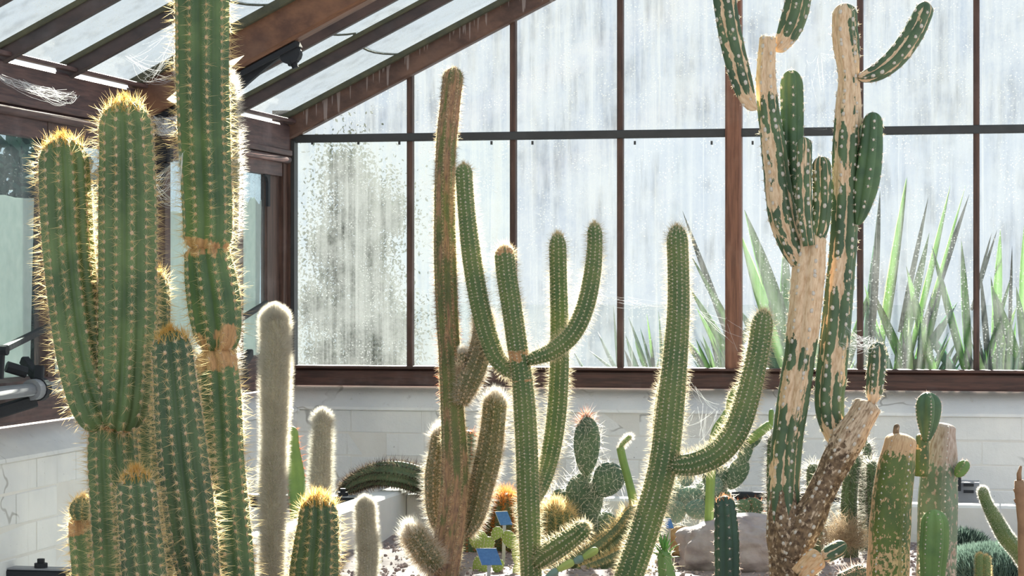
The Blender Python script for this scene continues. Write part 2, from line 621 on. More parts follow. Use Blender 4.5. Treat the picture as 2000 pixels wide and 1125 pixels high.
put('sill', *beamVF((XL, Y0, 1.125), (XL, YG - 0.055, 1.125), 0.075, 0.14), 'wood_y', sl)
put('sill_slope', *prismVF([(XL + 0.036, Y0, 1.18), (XL + 0.036, Y0, 1.195), (XL - 0.03, Y0, 1.215), (XL - 0.03, Y0, 1.18)], (0, YG - 0.06 - Y0, 0)), 'wood_y', sl)

# ---- roof -----------------------------------------------------------
XRIDGE = 0.9
rf = thing('roof', 'sloping greenhouse roof of glass panes on timber rafters', 'roof', (XL, Y0, 2.25), kind='structure')
DS = np.array([1.0, 0, SLOPE]) / math.hypot(1, SLOPE)      # up the slope
DN = np.array([-SLOPE, 0, 1.0]) / math.hypot(1, SLOPE)     # out of the roof


def rp(x, y, off=0.0):
    return np.array([x, y, zroof(x)]) + DN * off


def rbar(name, y, w, h, mat, off=0.0, x0=XL - 0.02, x1=XRIDGE):
    return put(name, *beamVF(rp(x0, y, off - h / 2), rp(x1, y, off - h / 2), w, h, DN), mat, rf)


ybars = [9.20, 8.73, 8.14, 7.44, 6.90, 6.36, 5.82, 5.28, 4.74, 4.20, 3.66]
rbar('gable_rafter', YG - 0.035, 0.06, 0.108, 'rafter')
put('rafter_fillet', *beamVF(rp(XL, YG - 0.08, -0.012), rp(XRIDGE, YG - 0.08, -0.012), 0.032, 0.024, DN), 'putty', rf)
for y in ybars:
    if abs(y - 8.14) < 0.01 or abs(y - 4.74) < 0.01:
        rbar('main_rafter', y, 0.095, 0.155, 'main_rafter')
        put('rafter_fillet', *beamVF(rp(XL, y - 0.062, -0.016), rp(XRIDGE, y - 0.062, -0.016), 0.03, 0.032, DN), 'putty', rf)
    else:
        rbar('roof_bar', y, 0.034, 0.062, 'bar_wood')
        put('bar_fillet', *beamVF(rp(XL, y, -0.010), rp(XRIDGE, y, -0.010), 0.056, 0.018, DN), 'putty', rf)
put('ridge_beam', *beamVF((XRIDGE, Y0, zroof(XRIDGE) - 0.08), (XRIDGE, YG, zroof(XRIDGE) - 0.08), 0.06, 0.22), 'wood_y', rf)
yb2 = [YG + 0.02] + ybars
for i in range(len(yb2) - 1):
    ya, yc = yb2[i + 1] + 0.004, yb2[i] - 0.004
    xl = onRoof(*[(745, 91), (690, 66), (612, 40)][i])[0] if i < 3 else -2.62
    cuts = [XL - 0.03, xl]
    while cuts[-1] < XRIDGE:
        cuts.append(min(cuts[-1] + 0.82, XRIDGE + 0.01))
    for k in range(len(cuts) - 1):
        x0, x1 = cuts[k], cuts[k + 1] + (0.03 if k < len(cuts) - 2 else 0)
        off = 0.003 + 0.0055 * (k % 2)
        low = []
        for j in range(9):                                  # the lapped lower edge is cut as a shallow curve
            f = j / 8
            sag = 0.0 if k == 0 else 0.05 * (4 * f * (1 - f))
            low.append(rp(x0 - sag, ya + (yc - ya) * f, off))
        x1 = cuts[k + 1] + 0.012
        last = k == len(cuts) - 2
        high = []
        for j in range(9):
            f = 1 - j / 8
            high.append(rp(x1 - (0.0 if last else 0.05 * (4 * f * (1 - f))), ya + (yc - ya) * f, off))
        poly = low + high
        put('roof_pane', *prismVF(poly, DN * 0.004), 'glass_roof', rf)
        if k > 0 and k < 3:
            put('lap_moss', *tubeVF([q - DN * 0.001 for q in low], 0.0045, 6), 'putty', rf)

# ---- masonry ---------------------------------------------------------
M['brick'] = M['plaster']
CH, BL = 0.103, 0.325


def brick_mesh(name, L, H, T):
    c = 0.004
    V, F = beamVF((0, 0, 0), (L, 0, 0), T, H, ch=c)
    me = bpy.data.meshes.new(name)
    me.from_pydata([tuple(v) for v in V], [], F)
    me.materials.append(M['plaster'])
    return me


def masonry(name, label, p0, length, along, inward, ztop, zbot):
    """a lime-washed wall: a backing slab, a sloped coping and courses of separate blocks"""
    w = thing(name, label, 'wall', (p0[0], p0[1], zbot), kind='structure')
    p0 = np.array([p0[0], p0[1], 0.0])
    al, inw = np.array(along, float), np.array(inward, float)
    zc = ztop - 0.105
    def q(a, b, z):
        return p0 + al * a + inw * b + np.array([0, 0, z])
    put('backing', *prismVF([q(0, -0.25, zbot), q(0, 0.0745, zbot), q(0, 0.0745, zc), q(0, -0.25, zc)], al * length), 'mortar', w)
    put('coping', *prismVF([q(0, -0.2, zc), q(0, 0.088, zc), q(0, 0.084, zc + 0.012), q(0, -0.045, ztop), q(0, -0.2, ztop)], al * length), 'plaster', w)
    full = brick_mesh('brick', BL - 0.003, CH - 0.003, 0.05)
    half = brick_mesh('brick', BL / 2 - 0.003, CH - 0.003, 0.05)
    ang = math.atan2(al[1], al[0])
    row = 0
    z = zc - CH / 2
    while z > zbot + CH / 2 - 0.02:
        a = 0.0
        first = row % 2 == 1
        while a < length - 0.05:
            me = half if first or length - a < BL else full
            L = BL / 2 if me is half else BL
            o = bpy.data.objects.new('brick', me)
            COL.objects.link(o)
            o.parent = w
            pos = q(a + 0.0015, 0.0515 + random.uniform(-0.002, 0.002), z) - ORG[w.name]
            o.location = pos
            o.rotation_euler = (random.uniform(-.006, .006), random.uniform(-.004, .004), ang + random.uniform(-.003, .003))
            a += L
            first = False
        z -= CH
        row += 1
    return w


masonry('wall_back', 'white lime-washed low wall under the gable window', (XL, YG), XR - XL, (1, 0, 0), (0, -1, 0), ZSILL0, 0.30)
masonry('wall_left', 'white lime-washed low wall under the side windows', (XL, YG - 0.02), YG - Y0, (0, -1, 0), (1, 0, 0), 1.052, 0.30)

# ---- floor, kerbs, path ----------------------------------------------
XK = -2.30          # kerb line parallel to the left wall
YK = 8.86           # kerb line parallel to the gable
ZK = 0.70
fl = tag(put('floor', *boxVF((XL - 0.25, 2.6, 0.22), (2.6, YG + 0.25, 0.30)), 'path'), 'pale concrete floor behind and beside the planting bed', 'floor', kind='structure')
kb = thing('kerb', 'white painted kerb edging the gravel bed', 'kerb', (XK, YK, 0.3), kind='structure')
put('kerb_stone', *beamVF((XK - 0.05, 3.0, (ZK + .3) / 2), (XK - 0.05, 6.9, (ZK + .3) / 2), 0.10, ZK - .3, ch=.01), 'kerb', kb)
put('kerb_stone', *beamVF((XK - 0.05, 6.906, (ZK + .3) / 2), (XK - 0.05, 7.95, (ZK + .3) / 2), 0.10, ZK - .3, ch=.01), 'kerb', kb)
put('kerb_stone', *beamVF((XK - 0.05, 7.956, (ZK + .3) / 2), (XK - 0.05, YK + 0.10, (ZK + .3) / 2), 0.10, ZK - .3, ch=.01), 'kerb', kb)
xk = [XK + 0.003, -1.35, -0.55, onG(1955, 1000, YK)[0], 1.1, 2.5]
for a, b in zip(xk[:-1], xk[1:]):
    put('kerb_stone', *beamVF((a, YK + 0.05, (ZK - .02 + .3) / 2), (b - 0.006, YK + 0.05, (ZK - .02 + .3) / 2), 0.10, ZK - .32, ch=.01), 'kerb', kb)
# planting bed
nx, ny = 110, 110
gx = np.linspace(XK, 2.4, nx)
gy = np.linspace(2.8, YK, ny)
GX, GY = np.meshgrid(gx, gy, indexing='ij')
GZ = np.array([[SOIL + 0.022 * mnoise.noise((a * 2.2, b * 2.2, 0)) + 0.012 * mnoise.noise((a * 9, b * 9, 3)) for b in gy] for a in gx])
V = np.stack([GX, GY, GZ], -1).reshape(-1, 3)
ii = np.arange(nx * ny).reshape(nx, ny)
F = np.stack([ii[:-1, :-1], ii[1:, :-1], ii[1:, 1:], ii[:-1, 1:]], -1).reshape(-1, 4)
Vb = V.copy()
bed = thing('soil_bed', 'gravel-strewn soil of the planting bed', 'soil', (0, 6, SOIL), kind='structure')
put('soil_surface', V, F, 'soil', bed, True)
put('soil_base', *boxVF((XK, 2.8, 0.31), (2.4, YK, SOIL - 0.05)), 'soil', bed)


def soilz(x, y):
    return SOIL + 0.022 * mnoise.noise((x * 2.2, y * 2.2, 0)) + 0.012 * mnoise.noise((x * 9, y * 9, 3))


# gravel: too many to count, one object
n = 9000
px_ = rng.uniform(XK + 0.02, 1.2, n)
py_ = 8.8 - rng.random(n) ** 1.2 * 3.0
r_ = 0.003 + 0.007 * rng.random(n) ** 3
oct_ = np.array([(1, 0, 0), (-1, 0, 0), (0, 1, 0), (0, -1, 0), (0, 0, 1), (0, 0, -1)], float)
octF = np.array([(0, 2, 4), (2, 1, 4), (1, 3, 4), (3, 0, 4), (2, 0, 5), (1, 2, 5), (3, 1, 5), (0, 3, 5)])
_g = (1 + 5 ** .5) / 2
ico_ = np.array([(-1, _g, 0), (1, _g, 0), (-1, -_g, 0), (1, -_g, 0), (0, -1, _g), (0, 1, _g), (0, -1, -_g), (0, 1, -_g), (_g, 0, -1), (_g, 0, 1), (-_g, 0, -1), (-_g, 0, 1)]) / math.hypot(1, _g)
icoF = np.array([(0, 11, 5), (0, 5, 1), (0, 1, 7), (0, 7, 10), (0, 10, 11), (1, 5, 9), (5, 11, 4), (11, 10, 2), (10, 7, 6), (7, 1, 8), (3, 9, 4), (3, 4, 2), (3, 2, 6), (3, 6, 8), (3, 8, 9), (4, 9, 5), (2, 4, 11), (6, 2, 10), (8, 6, 7), (9, 8, 1)])
pz_ = np.array([soilz(a, b) for a, b in zip(px_, py_)])
off = ico_[None] * r_[:, None, None] * rng.uniform(0.7, 1.25, (n, 12, 1)) * rng.uniform(.6, 1.3, (n, 1, 3))
V = np.stack([px_, py_, pz_ + 0.3 * r_], -1)[:, None, :] + off
F = (icoF[None] + 12 * np.arange(n)[:, None, None]).reshape(-1, 3)
tag(put('gravel', V.reshape(-1, 3), F, 'gravel'), 'loose pinkish grey gravel over the planting bed', 'gravel', kind='stuff')

# ================================================================== IRONWORK
# knee bracket under the main rafter
YM = 8.14
kn = thing('iron_knee_bracket', 'black cast iron bracket bolted under the main roof rafter', 'bracket', (XL + .03, YM, 1.7))
o = -0.158
xe = onRoof(548, 62)[0] + 0.12
put('strap', *beamVF(rp(XL + 0.05, YM, o - 0.012), rp(xe, YM, o - 0.012), 0.062, 0.022, DN), 'iron', kn)
web = [rp(XL + 0.10, YM - 0.012, o - 0.022)]
for k in range(11):
    f = k / 10
    web.append(rp(XL + 0.10 + (xe - XL - 0.16) * f, YM - 0.012, o - 0.022 - 0.105 * (1 - f) ** 1.3 * (0.35 + 0.65 * min(1, f * 4))))
web += [rp(xe - 0.06, YM - 0.012, o - 0.02)]
put('web_plate', *prismVF(web, (0, 0.024, 0)), 'iron', kn)
lug = []
for k in range(14):
    an = math.pi * 2 * k / 14
    lug.append(rp(xe - 0.04 + 0.035 * math.cos(an), YM - 0.02, o - 0.035 + 0.032 * math.sin(an)))
put('lug', *prismVF(lug, (0, 0.04, 0)), 'iron', kn)
c = rp(xe - 0.045, YM, o - 0.05)
put('bolt', *tubeVF([c, c - DN * 0.035], 0.013, 6), 'iron', kn)
put('nut', *tubeVF([c - DN * 0.004, c - DN * 0.018], 0.022, 6), 'iron', kn)
leg = [(XL + 0.11, YM, 2.20), (XL + 0.11, YM, 2.08), (XL + 0.11, YM, 1.97), (XL + 0.04, YM, 1.80)]
put('wall_leg', *join(beamVF(leg[0], leg[2], 0.05, 0.06, (1, 0, 0)), beamVF(leg[2], leg[3], 0.045, 0.035, (1, 0, 0))), 'iron', kn)
c = np.array([XL + 0.165, YM - .05, 2.085])
disc = [c + np.array([0.055 * math.cos(2 * math.pi * k / 20), 0, 0.055 * math.sin(2 * math.pi * k / 20)]) for k in range(20)]
put('boss', *prismVF(disc, (0, 0.03, 0)), 'wood', kn)

# window gear: grey shaft along the side wall with its bearings, and stay bars
gy0 = onL(0, 770, XL + 0.14)[1]
zz = onL(0, 768, XL + 0.14)[2]
pb = onL(68, 757, XL + 0.14)
gp = thing('gear_shaft', 'grey painted window-gear shaft running along the side wall', 'pipe', (XL + .14, gy0, zz))
put('shaft', *tubeVF([(XL + .14, Y0 + .2, zz), (XL + .14, pb[1] + .25, zz)], 0.021, 14), 'pipe', gp, True)
pb = onL(68, 757, XL + 0.14)
for k in (0,):
    y = pb[1]
    put('collar', *tubeVF([(XL + .14, y - .03, zz), (XL + .14, y + .012, zz)], 0.034, 16), 'pipe', gp)
    put('collar', *tubeVF([(XL + .14, y + .013, zz), (XL + .14, y + .05, zz)], 0.038, 16), 'iron', gp)
br = thing('shaft_bracket', 'black iron wall bracket carrying the grey shaft', 'bracket', (XL + .05, pb[1], zz - .1))
y = pb[1] + 0.0
put('back_plate', *beamVF((XL + 0.045, y - 0.11, zz - 0.15), (XL + 0.045, y - 0.11, zz - 0.02), 0.045, 0.02, (1, 0, 0)), 'iron', br)
put('arm', *join(beamVF((XL + .05, y - .10, zz - .07), (XL + .14, y + .0, zz - .035), 0.035, 0.04),
                 beamVF((XL + .14, y + .02, zz - .03), (XL + .13, y + .06, zz + .07), 0.03, 0.035)), 'iron', br)
put('hook', *beamVF((XL + .13, y + .05, zz + .03), (XL + .06, y + .10, zz + .09), 0.03, 0.03), 'iron', br)
kb_ = (XL + .12, y - .02, zz + .055)
put('knob', *tubeVF([kb_, (XL + .07, y - .06, zz + .075)], 0.018, 8), 'iron', br)
# stay bars
def stay(label, a, b, drop):
    s = thing('window_stay', label, 'window stay', a, 'iron window stays')
    put('rod', *beamVF(a, b, 0.018, 0.022), 'iron', s)
    if drop is not None:
        put('link', *beamVF(a, drop, 0.016, 0.02, (1, 0, 0)), 'iron', s)
        put('pivot', *tubeVF([np.array(a) - np.array([0.015, 0, 0]), np.array(a) + np.array([.02, 0, 0])], 0.016, 8), 'iron', s)
a, b = onL(3, 684, XL + .16), onL(96, 638, XL + .05)
stay('black iron stay bar reaching to the window beside the forked golden cactus', a, b, onL(0, 740, XL + .16))
a, b = onL(455, 632, XL + .16), onL(520, 592, XL + .03)
stay('black iron stay bar near the corner post', a, b, onL(452, 700, XL + .16))
b2 = thing('stay_latch', 'black iron latch on the side sill near the corner post', 'latch', onL(485, 716, XL + .06))
q = onL(488, 690, XL + .06)
put('latch_arm', *join(beamVF(q, onL(474, 712, XL + .09), 0.03, 0.035), beamVF(onL(474, 712, XL + .09), onL(480, 735, XL + .05), 0.025, 0.03)), 'iron', b2)

# support bars crossing between the side wall and the kerb
def support(label, Y, z, boltx):
    s = thing('support_bar', label, 'metal bar', (XL + .1, Y, z), 'black support bars beside the kerb')
    put('bar', *beamVF((XL + 0.075, Y, z - 0.022), (XK - 0.105, Y, z - 0.022), 0.07, 0.045), 'iron', s)
    put('top_strip', *beamVF((XL + 0.08, Y, z + 0.003), (XK - 0.11, Y, z + 0.003), 0.066, 0.005), 'pipe', s)
    for x in boltx:
        put('washer', *tubeVF([(x, Y, z + 0.004), (x, Y, z + 0.020)], 0.021, 12), 'iron', s)
        put('bolt_head', *tubeVF([(x, Y, z + 0.020), (x, Y, z + 0.034)], 0.012, 6), 'iron', s)


p = onG(80, 1112, 6.85)
support('black support bar with a bolt at the lower left corner', 6.85, p[2], [p[0]])
p = onG(670, 966, 8.72)
support('black support bar with a bolt behind the small silver cactus', 8.72, p[2] - 0.01, [p[0]])
# dark heating pipe on the rear kerb
hp = thing('heating_pipe', 'black pipe lying on the rear kerb behind the boulder', 'pipe', (onG(1400, 955, YK + .05)[0], YK + .05, ZK))
put('pipe_run', *tubeVF([(onG(1380, 955, YK + .05)[0], YK + .05, ZK - .02 + .016), (onG(1640, 955, YK + .05)[0], YK + .05, ZK - .02 + .016)], 0.016, 12), 'iron', hp, True)
# slotted metal box behind the kerb at the right
g0, g1 = onG(1866, 972, 9.3), onG(1912, 930, 9.3)
bx = thing('slotted_box', 'pale metal box with two dark slots at the foot of the rear wall', 'box', ((g0[0] + g1[0]) / 2, 9.35, .6))
put('body', *boxVF((g0[0], 9.30, 0.3), (g1[0], 9.46, g1[2] - 0.03)), 'pipe', bx)
put('side_block', *boxVF((g0[0] - 0.02, 9.26, g0[2] + .03), (g0[0] + 0.022, 9.36, g1[2] + 0.03)), 'iron', bx)
for py in (944, 957):
    a, b = onG(1882, py, 9.3), onG(1902, py + 6, 9.3)
    put('slot', *boxVF((a[0], 9.292, b[2]), (b[0], 9.301, a[2])), 'iron', bx)

# ================================================================== CACTI
T_ = tuple
M['gold'] = mat_spine('golden_spines', lin(250, 230, 184), lin(240, 208, 146))
M['pale'] = mat_spine('pale_spines', lin(250, 236, 206), lin(236, 214, 176))
M['white'] = mat_spine('white_hair', lin(250, 246, 238), lin(236, 226, 214))
M['silver'] = mat_spine('silver_hair', lin(236, 232, 222), lin(214, 206, 190))
M['tan_hair'] = mat_spine('straw_hair', lin(226, 206, 172), lin(196, 170, 134))
M['red'] = mat_spine('red_spines', lin(214, 112, 74), lin(236, 170, 130))
M['orange'] = mat_spine('orange_spines', lin(244, 178, 98), lin(226, 142, 74))
M['dark_spine'] = mat_spine('dark_spines', lin(96, 74, 66), lin(64, 52, 50), 0.25)
M['pink_spine'] = mat_spine('pinkish_spines', lin(246, 226, 214), lin(232, 190, 170))
M['areole'] = mat_spine('areole_felt', lin(228, 204, 176), lin(200, 170, 140), 0.1)
M['areole_w'] = mat_spine('areole_wool', lin(232, 226, 216), lin(206, 198, 186), 0.1)
M['crown'] = mat_spine('crown_wool', lin(240, 204, 128), lin(220, 172, 92), 0.6)
TAN = lin(206, 172, 130)
M['c_gold'] = mat_cactus('green_column', lin(116, 140, 86), lin(82, 108, 66), lin(198, 152, 104), 0.97, 0.03, 26, 0.5)
M['c_tower'] = mat_cactus('scarred_green_column', lin(106, 134, 82), lin(74, 104, 66), lin(200, 158, 112), 0.93, 0.03, 24, 0.30)
M['c_mid'] = mat_cactus('dark_green_column', lin(94, 118, 76), lin(64, 90, 60), lin(190, 150, 104), 1.0, 0.03, 26, 0.5)
M['c_snake'] = mat_cactus('slender_green_stem', lin(116, 136, 78), lin(82, 112, 66), lin(196, 152, 110), 0.93, 0.03, 40, 0.4)
M['c_silver'] = mat_cactus('grey_green_core', lin(206, 198, 172), lin(176, 170, 146), lin(150, 130, 100), 0.95)
M['c_old'] = mat_cactus('old_brown_green_stem', lin(124, 132, 72), lin(94, 102, 62), lin(176, 140, 108), 0.57, 0.06, 30, 0.22, lin(112, 88, 78))
M['c_woolly'] = mat_cactus('woolly_core', lin(128, 118, 84), lin(108, 112, 74), lin(150, 120, 90), 0.85)
M['c_tree'] = mat_cactus('scarred_tree_cactus', lin(100, 126, 86), lin(72, 98, 72), lin(232, 206, 172), 0.73, 0.02, 42, 0.45, lin(196, 160, 122), lines=0.86)
M['c_tree_g'] = mat_cactus('clean_tree_cactus', lin(98, 130, 84), lin(64, 96, 68), lin(228, 200, 160), 0.99, 0.02, 34, 0.16)
M['c_tree_d'] = mat_cactus('corky_tree_cactus', lin(96, 104, 76), lin(74, 84, 64), lin(226, 192, 150), 0.62, 0.03, 30, 0.25, lin(196, 146, 96))
M['c_bark'] = mat_cactus('corky_bark', lin(156, 130, 100), lin(84, 66, 52), lin(214, 192, 164), 0.57, 0.05, 60, 0.8, lin(128, 100, 74), 0.85, 55)
M['c_scab'] = mat_cactus('scabby_column', lin(110, 128, 60), lin(74, 96, 54), lin(208, 176, 136), 0.595, 0.02, 70, 0.75, lin(176, 140, 104))
M['c_scab_grey'] = mat_cactus('greyed_column', lin(120, 140, 112), lin(92, 110, 84), lin(188, 172, 158), 0.575, 0.03, 60, 0.7, lin(140, 116, 96))
M['c_bright'] = mat_cactus('bright_green_column', lin(122, 156, 86), lin(86, 124, 72), lin(200, 180, 130), 1.1)
M['c_dark'] = mat_cactus('deep_green_column', lin(66, 98, 76), lin(48, 76, 62), lin(200, 180, 150), 1.1)
M['c_flat'] = mat_cactus('pale_green_flank', lin(150, 178, 96), lin(112, 146, 80), lin(176, 130, 100), 0.86, 0.03, 30, 0.5)
M['c_pad'] = mat_cactus('grey_green_pad', lin(96, 122, 92), lin(68, 96, 78), lin(190, 160, 120), 1.0)
M['c_pad_lime'] = mat_cactus('lime_pad', lin(182, 198, 110), lin(148, 172, 88), lin(196, 172, 110), 0.95)
M['c_blue'] = mat_cactus('blue_green_pad', lin(132, 160, 146), lin(98, 130, 120), lin(190, 180, 160), 0.98)
M['c_recl'] = mat_cactus('reclining_stem', lin(112, 128, 92), lin(82, 102, 76), lin(150, 122, 100), 0.72, 0.06, 26, 0.25, lin(104, 82, 70))
M['dead'] = mat_plain('dead_brown_stem', lin(176, 140, 106), lin(116, 88, 68), 30, 0.85, 0.6)
M['grass_blue'] = mat_leaf('blue_green_tufts', lin(138, 158, 146), lin(88, 114, 102), 0.3)
M['succ'] = mat_leaf('succulent_leaf', lin(140, 190, 100), lin(100, 160, 84), 0.3)
M['agave'] = mat_leaf('agave_leaf', lin(96, 142, 60), lin(46, 94, 42), 0.3, 3)
M['agave_pale'] = mat_leaf('agave_leaf_pale', lin(176, 204, 150), lin(130, 172, 104), 0.45, 3)
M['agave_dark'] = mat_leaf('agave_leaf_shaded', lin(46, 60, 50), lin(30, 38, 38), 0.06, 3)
M['agave_blue'] = mat_leaf('agave_leaf_blue', lin(64, 118, 78), lin(30, 76, 50), 0.22, 3)
M['foliage'] = mat_leaf('tree_leaves', lin(74, 88, 48), lin(28, 40, 28), 0.12, 2, 0.9)
M['hedge'] = mat_leaf('hedge_leaves', lin(64, 84, 76), lin(38, 54, 54), 0.1, 2, 0.9)
M['rock'] = mat_plain('grey_boulder', lin(190, 180, 182), lin(112, 102, 108), 16, 0.95, 1.0, 50)
M['rock_brown'] = mat_plain('brown_stone', lin(196, 160, 116), lin(130, 104, 82), 14, 0.95, 0.8, 40)
M['label_blue'] = mat_plain('blue_label', lin(52, 96, 158), lin(90, 134, 186), 130, 0.4, 0.1)
M['label_peg'] = mat_plain('label_peg', lin(196, 196, 190), lin(160, 160, 154), 20, 0.5, 0.1)
M['dry'] = mat_spine('dry_straw', lin(206, 186, 158), lin(150, 128, 104), 0.4)
M['web'] = mat_spine('spider_silk', lin(250, 250, 250), lin(230, 232, 236), 0.5)


def catmull(P, k):
    """Catmull-Rom through rows of P, k samples per span"""
    P = np.asarray(P, float)
    Q = np.vstack([2 * P[0] - P[1], P, 2 * P[-1] - P[-2]])
    out = []
    for i in range(1, len(Q) - 2):
        t = np.linspace(0, 1, k, endpoint=False)[:, None]
        a, b, c, d = Q[i - 1], Q[i], Q[i + 1], Q[i + 2]
        out.append(0.5 * (2 * b + (c - a) * t + (2 * a - 5 * b + 4 * c - d) * t ** 2 + (3 * b - a - 3 * c + d) * t ** 3))
    out.append(P[-1:])
    return np.vstack(out)


class Stem:
    pass


def stem(parent, pts, D, ribs=10, depth=0.14, mat='c_gold', name='stem', ds=0.011, k_tip=1.15, cap=True, per=6,
         scars=(), root=None, phase=None, bumps=0.0, to_soil=False, flat=1.0, base_cap=False, wob=0.0, valley=0.0):
    """ribbed cactus stem. pts: (px, py, radius px[, extra depth]) from base to tip, at depth D"""
    P, R = [], []
    for q in pts:
        d = D + (q[3] if len(q) > 3 else 0.0)
        P.append(W(q[0], q[1], d))
        R.append(q[2] * d / FPX)
    if to_soil and P[0][2] > SOIL - 0.03:
        dirn = P[0] - P[1]
        e = P[0] + dirn / max(1e-6, abs(dirn[2])) * (P[0][2] - (SOIL - 0.03)) * 0.6
        e[2] = SOIL - 0.03
        P.insert(0, e)
        R.insert(0, R[0])
    P = np.array(P)
    R = np.array(R)
    if cap:
        R[-1] = R[-2]
    dense = catmull(np.column_stack([P, R]), 24)
    seg = np.linalg.norm(np.diff(dense[:, :3], axis=0), axis=1)
    s = np.concatenate([[0], np.cumsum(seg)])
    L = s[-1]
    rt = np.interp(L * 0.97, s, dense[:, 3])
    n = max(8, int(L / ds))
    S = np.linspace(0, L, n)
    if cap:
        lt = k_tip * rt
        tipS = L - lt * (1 - np.sin(np.linspace(0, 0.985, 9) * math.pi / 2))
        S = np.unique(np.concatenate([S[S < L - lt], tipS]))
    if base_cap:
        rb = np.interp(L * 0.03, s, dense[:, 3])
        S = np.unique(np.concatenate([S[S > rb * 0.8], rb * 0.8 * (1 - np.sin(np.linspace(0, 1, 7) * math.pi / 2))]))
    C = np.stack([np.interp(S, s, dense[:, i]) for i in range(3)], -1)
    r = np.interp(S, s, dense[:, 3])
    if wob:
        r = r * (1 + wob * np.array([mnoise.noise((x * 14, pts[0][0] * 0.37, pts[0][1] * .11)) for x in S]))
    if cap:
        q = np.clip((L - S) / (k_tip * rt), 0, 1)
        r = r * np.sqrt(np.clip(1 - (1 - q) ** 2, 0, 1))
    if base_cap:
        q = np.clip(S / (rb * 0.8), 0, 1)
        r = r * (0.35 + 0.65 * np.sqrt(np.clip(1 - (1 - q) ** 2, 0, 1)))
    T = np.gradient(C, S, axis=0)
    T /= np.linalg.norm(T, axis=1)[:, None]
    view = np.array([SN, -CS, 0.0])
    N = np.zeros_like(C)
    nrm = view - T[0] * (view @ T[0])
    for i in range(len(C)):
        nrm = nrm - T[i] * (nrm @ T[i])
        nrm /= np.linalg.norm(nrm)
        N[i] = nrm
    B = np.cross(T, N)
    m = ribs * per
    if phase is None:
        phase = random.uniform(0, 2 * math.pi / ribs)
    ph = np.arange(m) * 2 * math.pi / m + phase
    prof = 1 - depth * (1 - np.abs(np.cos(ribs * (ph - phase) / 2)) ** 0.9)
    rr = r[:, None] * prof[None]
    if bumps:                                  # crenate ribs: swellings at each areole
        rr = rr * (1 + bumps * 0.5 * np.cos(2 * math.pi * S / (0.032))[:, None] * (prof[None] - (1 - depth)) / depth)
    V = C[:, None] + rr[..., None] * (np.cos(ph)[None, :, None] * N[:, None] + flat * np.sin(ph)[None, :, None] * B[:, None])
    nr = len(C)
    uv = np.stack(np.broadcast_arrays((ph * r.max())[None] , (S)[:, None]), -1).reshape(-1, 2) + np.array([random.uniform(0, 50), random.uniform(0, 50)])
    sc = np.zeros((nr, m))
    for (t0, t1, amt, *rest) in scars:          # (from, to, amount[, angle centre, angle width]) in share of length
        tt = S / L
        w = np.exp(-0.5 * ((tt - (t0 + t1) / 2) / ((t1 - t0) / 2 + 1e-6)) ** 4)
        if rest:
            a0, aw = rest
            dphi = (ph - a0 + math.pi) % (2 * math.pi) - math.pi
            sc += amt * w[:, None] * np.exp(-0.5 * (dphi / aw) ** 2)[None]
        else:
            sc += amt * w[:, None]
    if valley:                                 # corky seams along the furrows between the ribs
        sc += valley * ((1 - np.abs(np.cos(ribs * (ph - phase) / 2))) ** 2.2)[None]
    V = V.reshape(-1, 3)
    idx = np.arange(nr * m).reshape(nr, m)
    F = np.stack([idx[:-1], np.roll(idx[:-1], -1, 1), np.roll(idx[1:], -1, 1), idx[1:]], -1).reshape(-1, 4)
    # close both ends with small fans (degenerate quads avoided by centre vertices)
    V = np.vstack([V, C[0:1], C[-1:] + T[-1:] * r[-1] * 0.2])
    uv = np.vstack([uv, uv[:1], uv[-1:]])
    scv = np.concatenate([sc.ravel(), [sc[0].mean()], [sc[-1].mean()]])
    c0, c1 = nr * m, nr * m + 1
    faces = [tuple(f) for f in F.tolist()]
    faces += [(int(idx[0, (j + 1) % m]), int(idx[0, j]), c0) for j in range(m)]
    faces += [(int(idx[-1, j]), int(idx[-1, (j + 1) % m]), c1) for j in range(m)]
    o = put(name, V, faces, mat, parent, True, uv, scv)
    st = Stem()
    st.C, st.N, st.B, st.T, st.S, st.r, st.L, st.ribs, st.phase, st.flat = C, N, B, T, S, r, L, ribs, phase, flat
    st.o, st.parent = o, parent
    return st


def frame_at(st, s, phi, rib=1.0):
    """surface point, normal, tangent for arrays s, phi"""
    def ip(A):
        return np.stack([np.interp(s, st.S, A[:, i]) for i in range(3)], -1)
    C, N, B, T = ip(st.C), ip(st.N), ip(st.B), ip(st.T)
    r = np.interp(s, st.S, st.r)
    dr = np.interp(s, st.S, np.gradient(st.r, st.S))
    rad = np.cos(phi)[:, None] * N + st.flat * np.sin(phi)[:, None] * B
    p = C + rad * (r * rib)[:, None]
    nrm = rad - np.clip(dr, -3, 3)[:, None] * T
    nrm /= np.linalg.norm(nrm, axis=1)[:, None]
    T = T - nrm * (T * nrm).sum(1)[:, None]
    T /= np.linalg.norm(T, axis=1)[:, None] + 1e-9
    lat = np.cross(nrm, T)
    return p, nrm, T, lat


def areole_sites(st, step, s0=0.01, s1=0.0, jitter=0.12, stagger=True):
    ss, pp = [], []
    k = np.arange(s0, st.L - s1, step)
    for i in range(st.ribs):
        o = (i % 2) * step * 0.5 if stagger else 0.0
        sk = k + o + rng.uniform(-jitter, jitter, len(k)) * step
        ss.append(sk)
        pp.append(np.full(len(k), st.phase + 2 * math.pi * i / st.ribs))
    s = np.clip(np.concatenate(ss), 0, st.L * 0.998)
    return s, np.concatenate(pp)


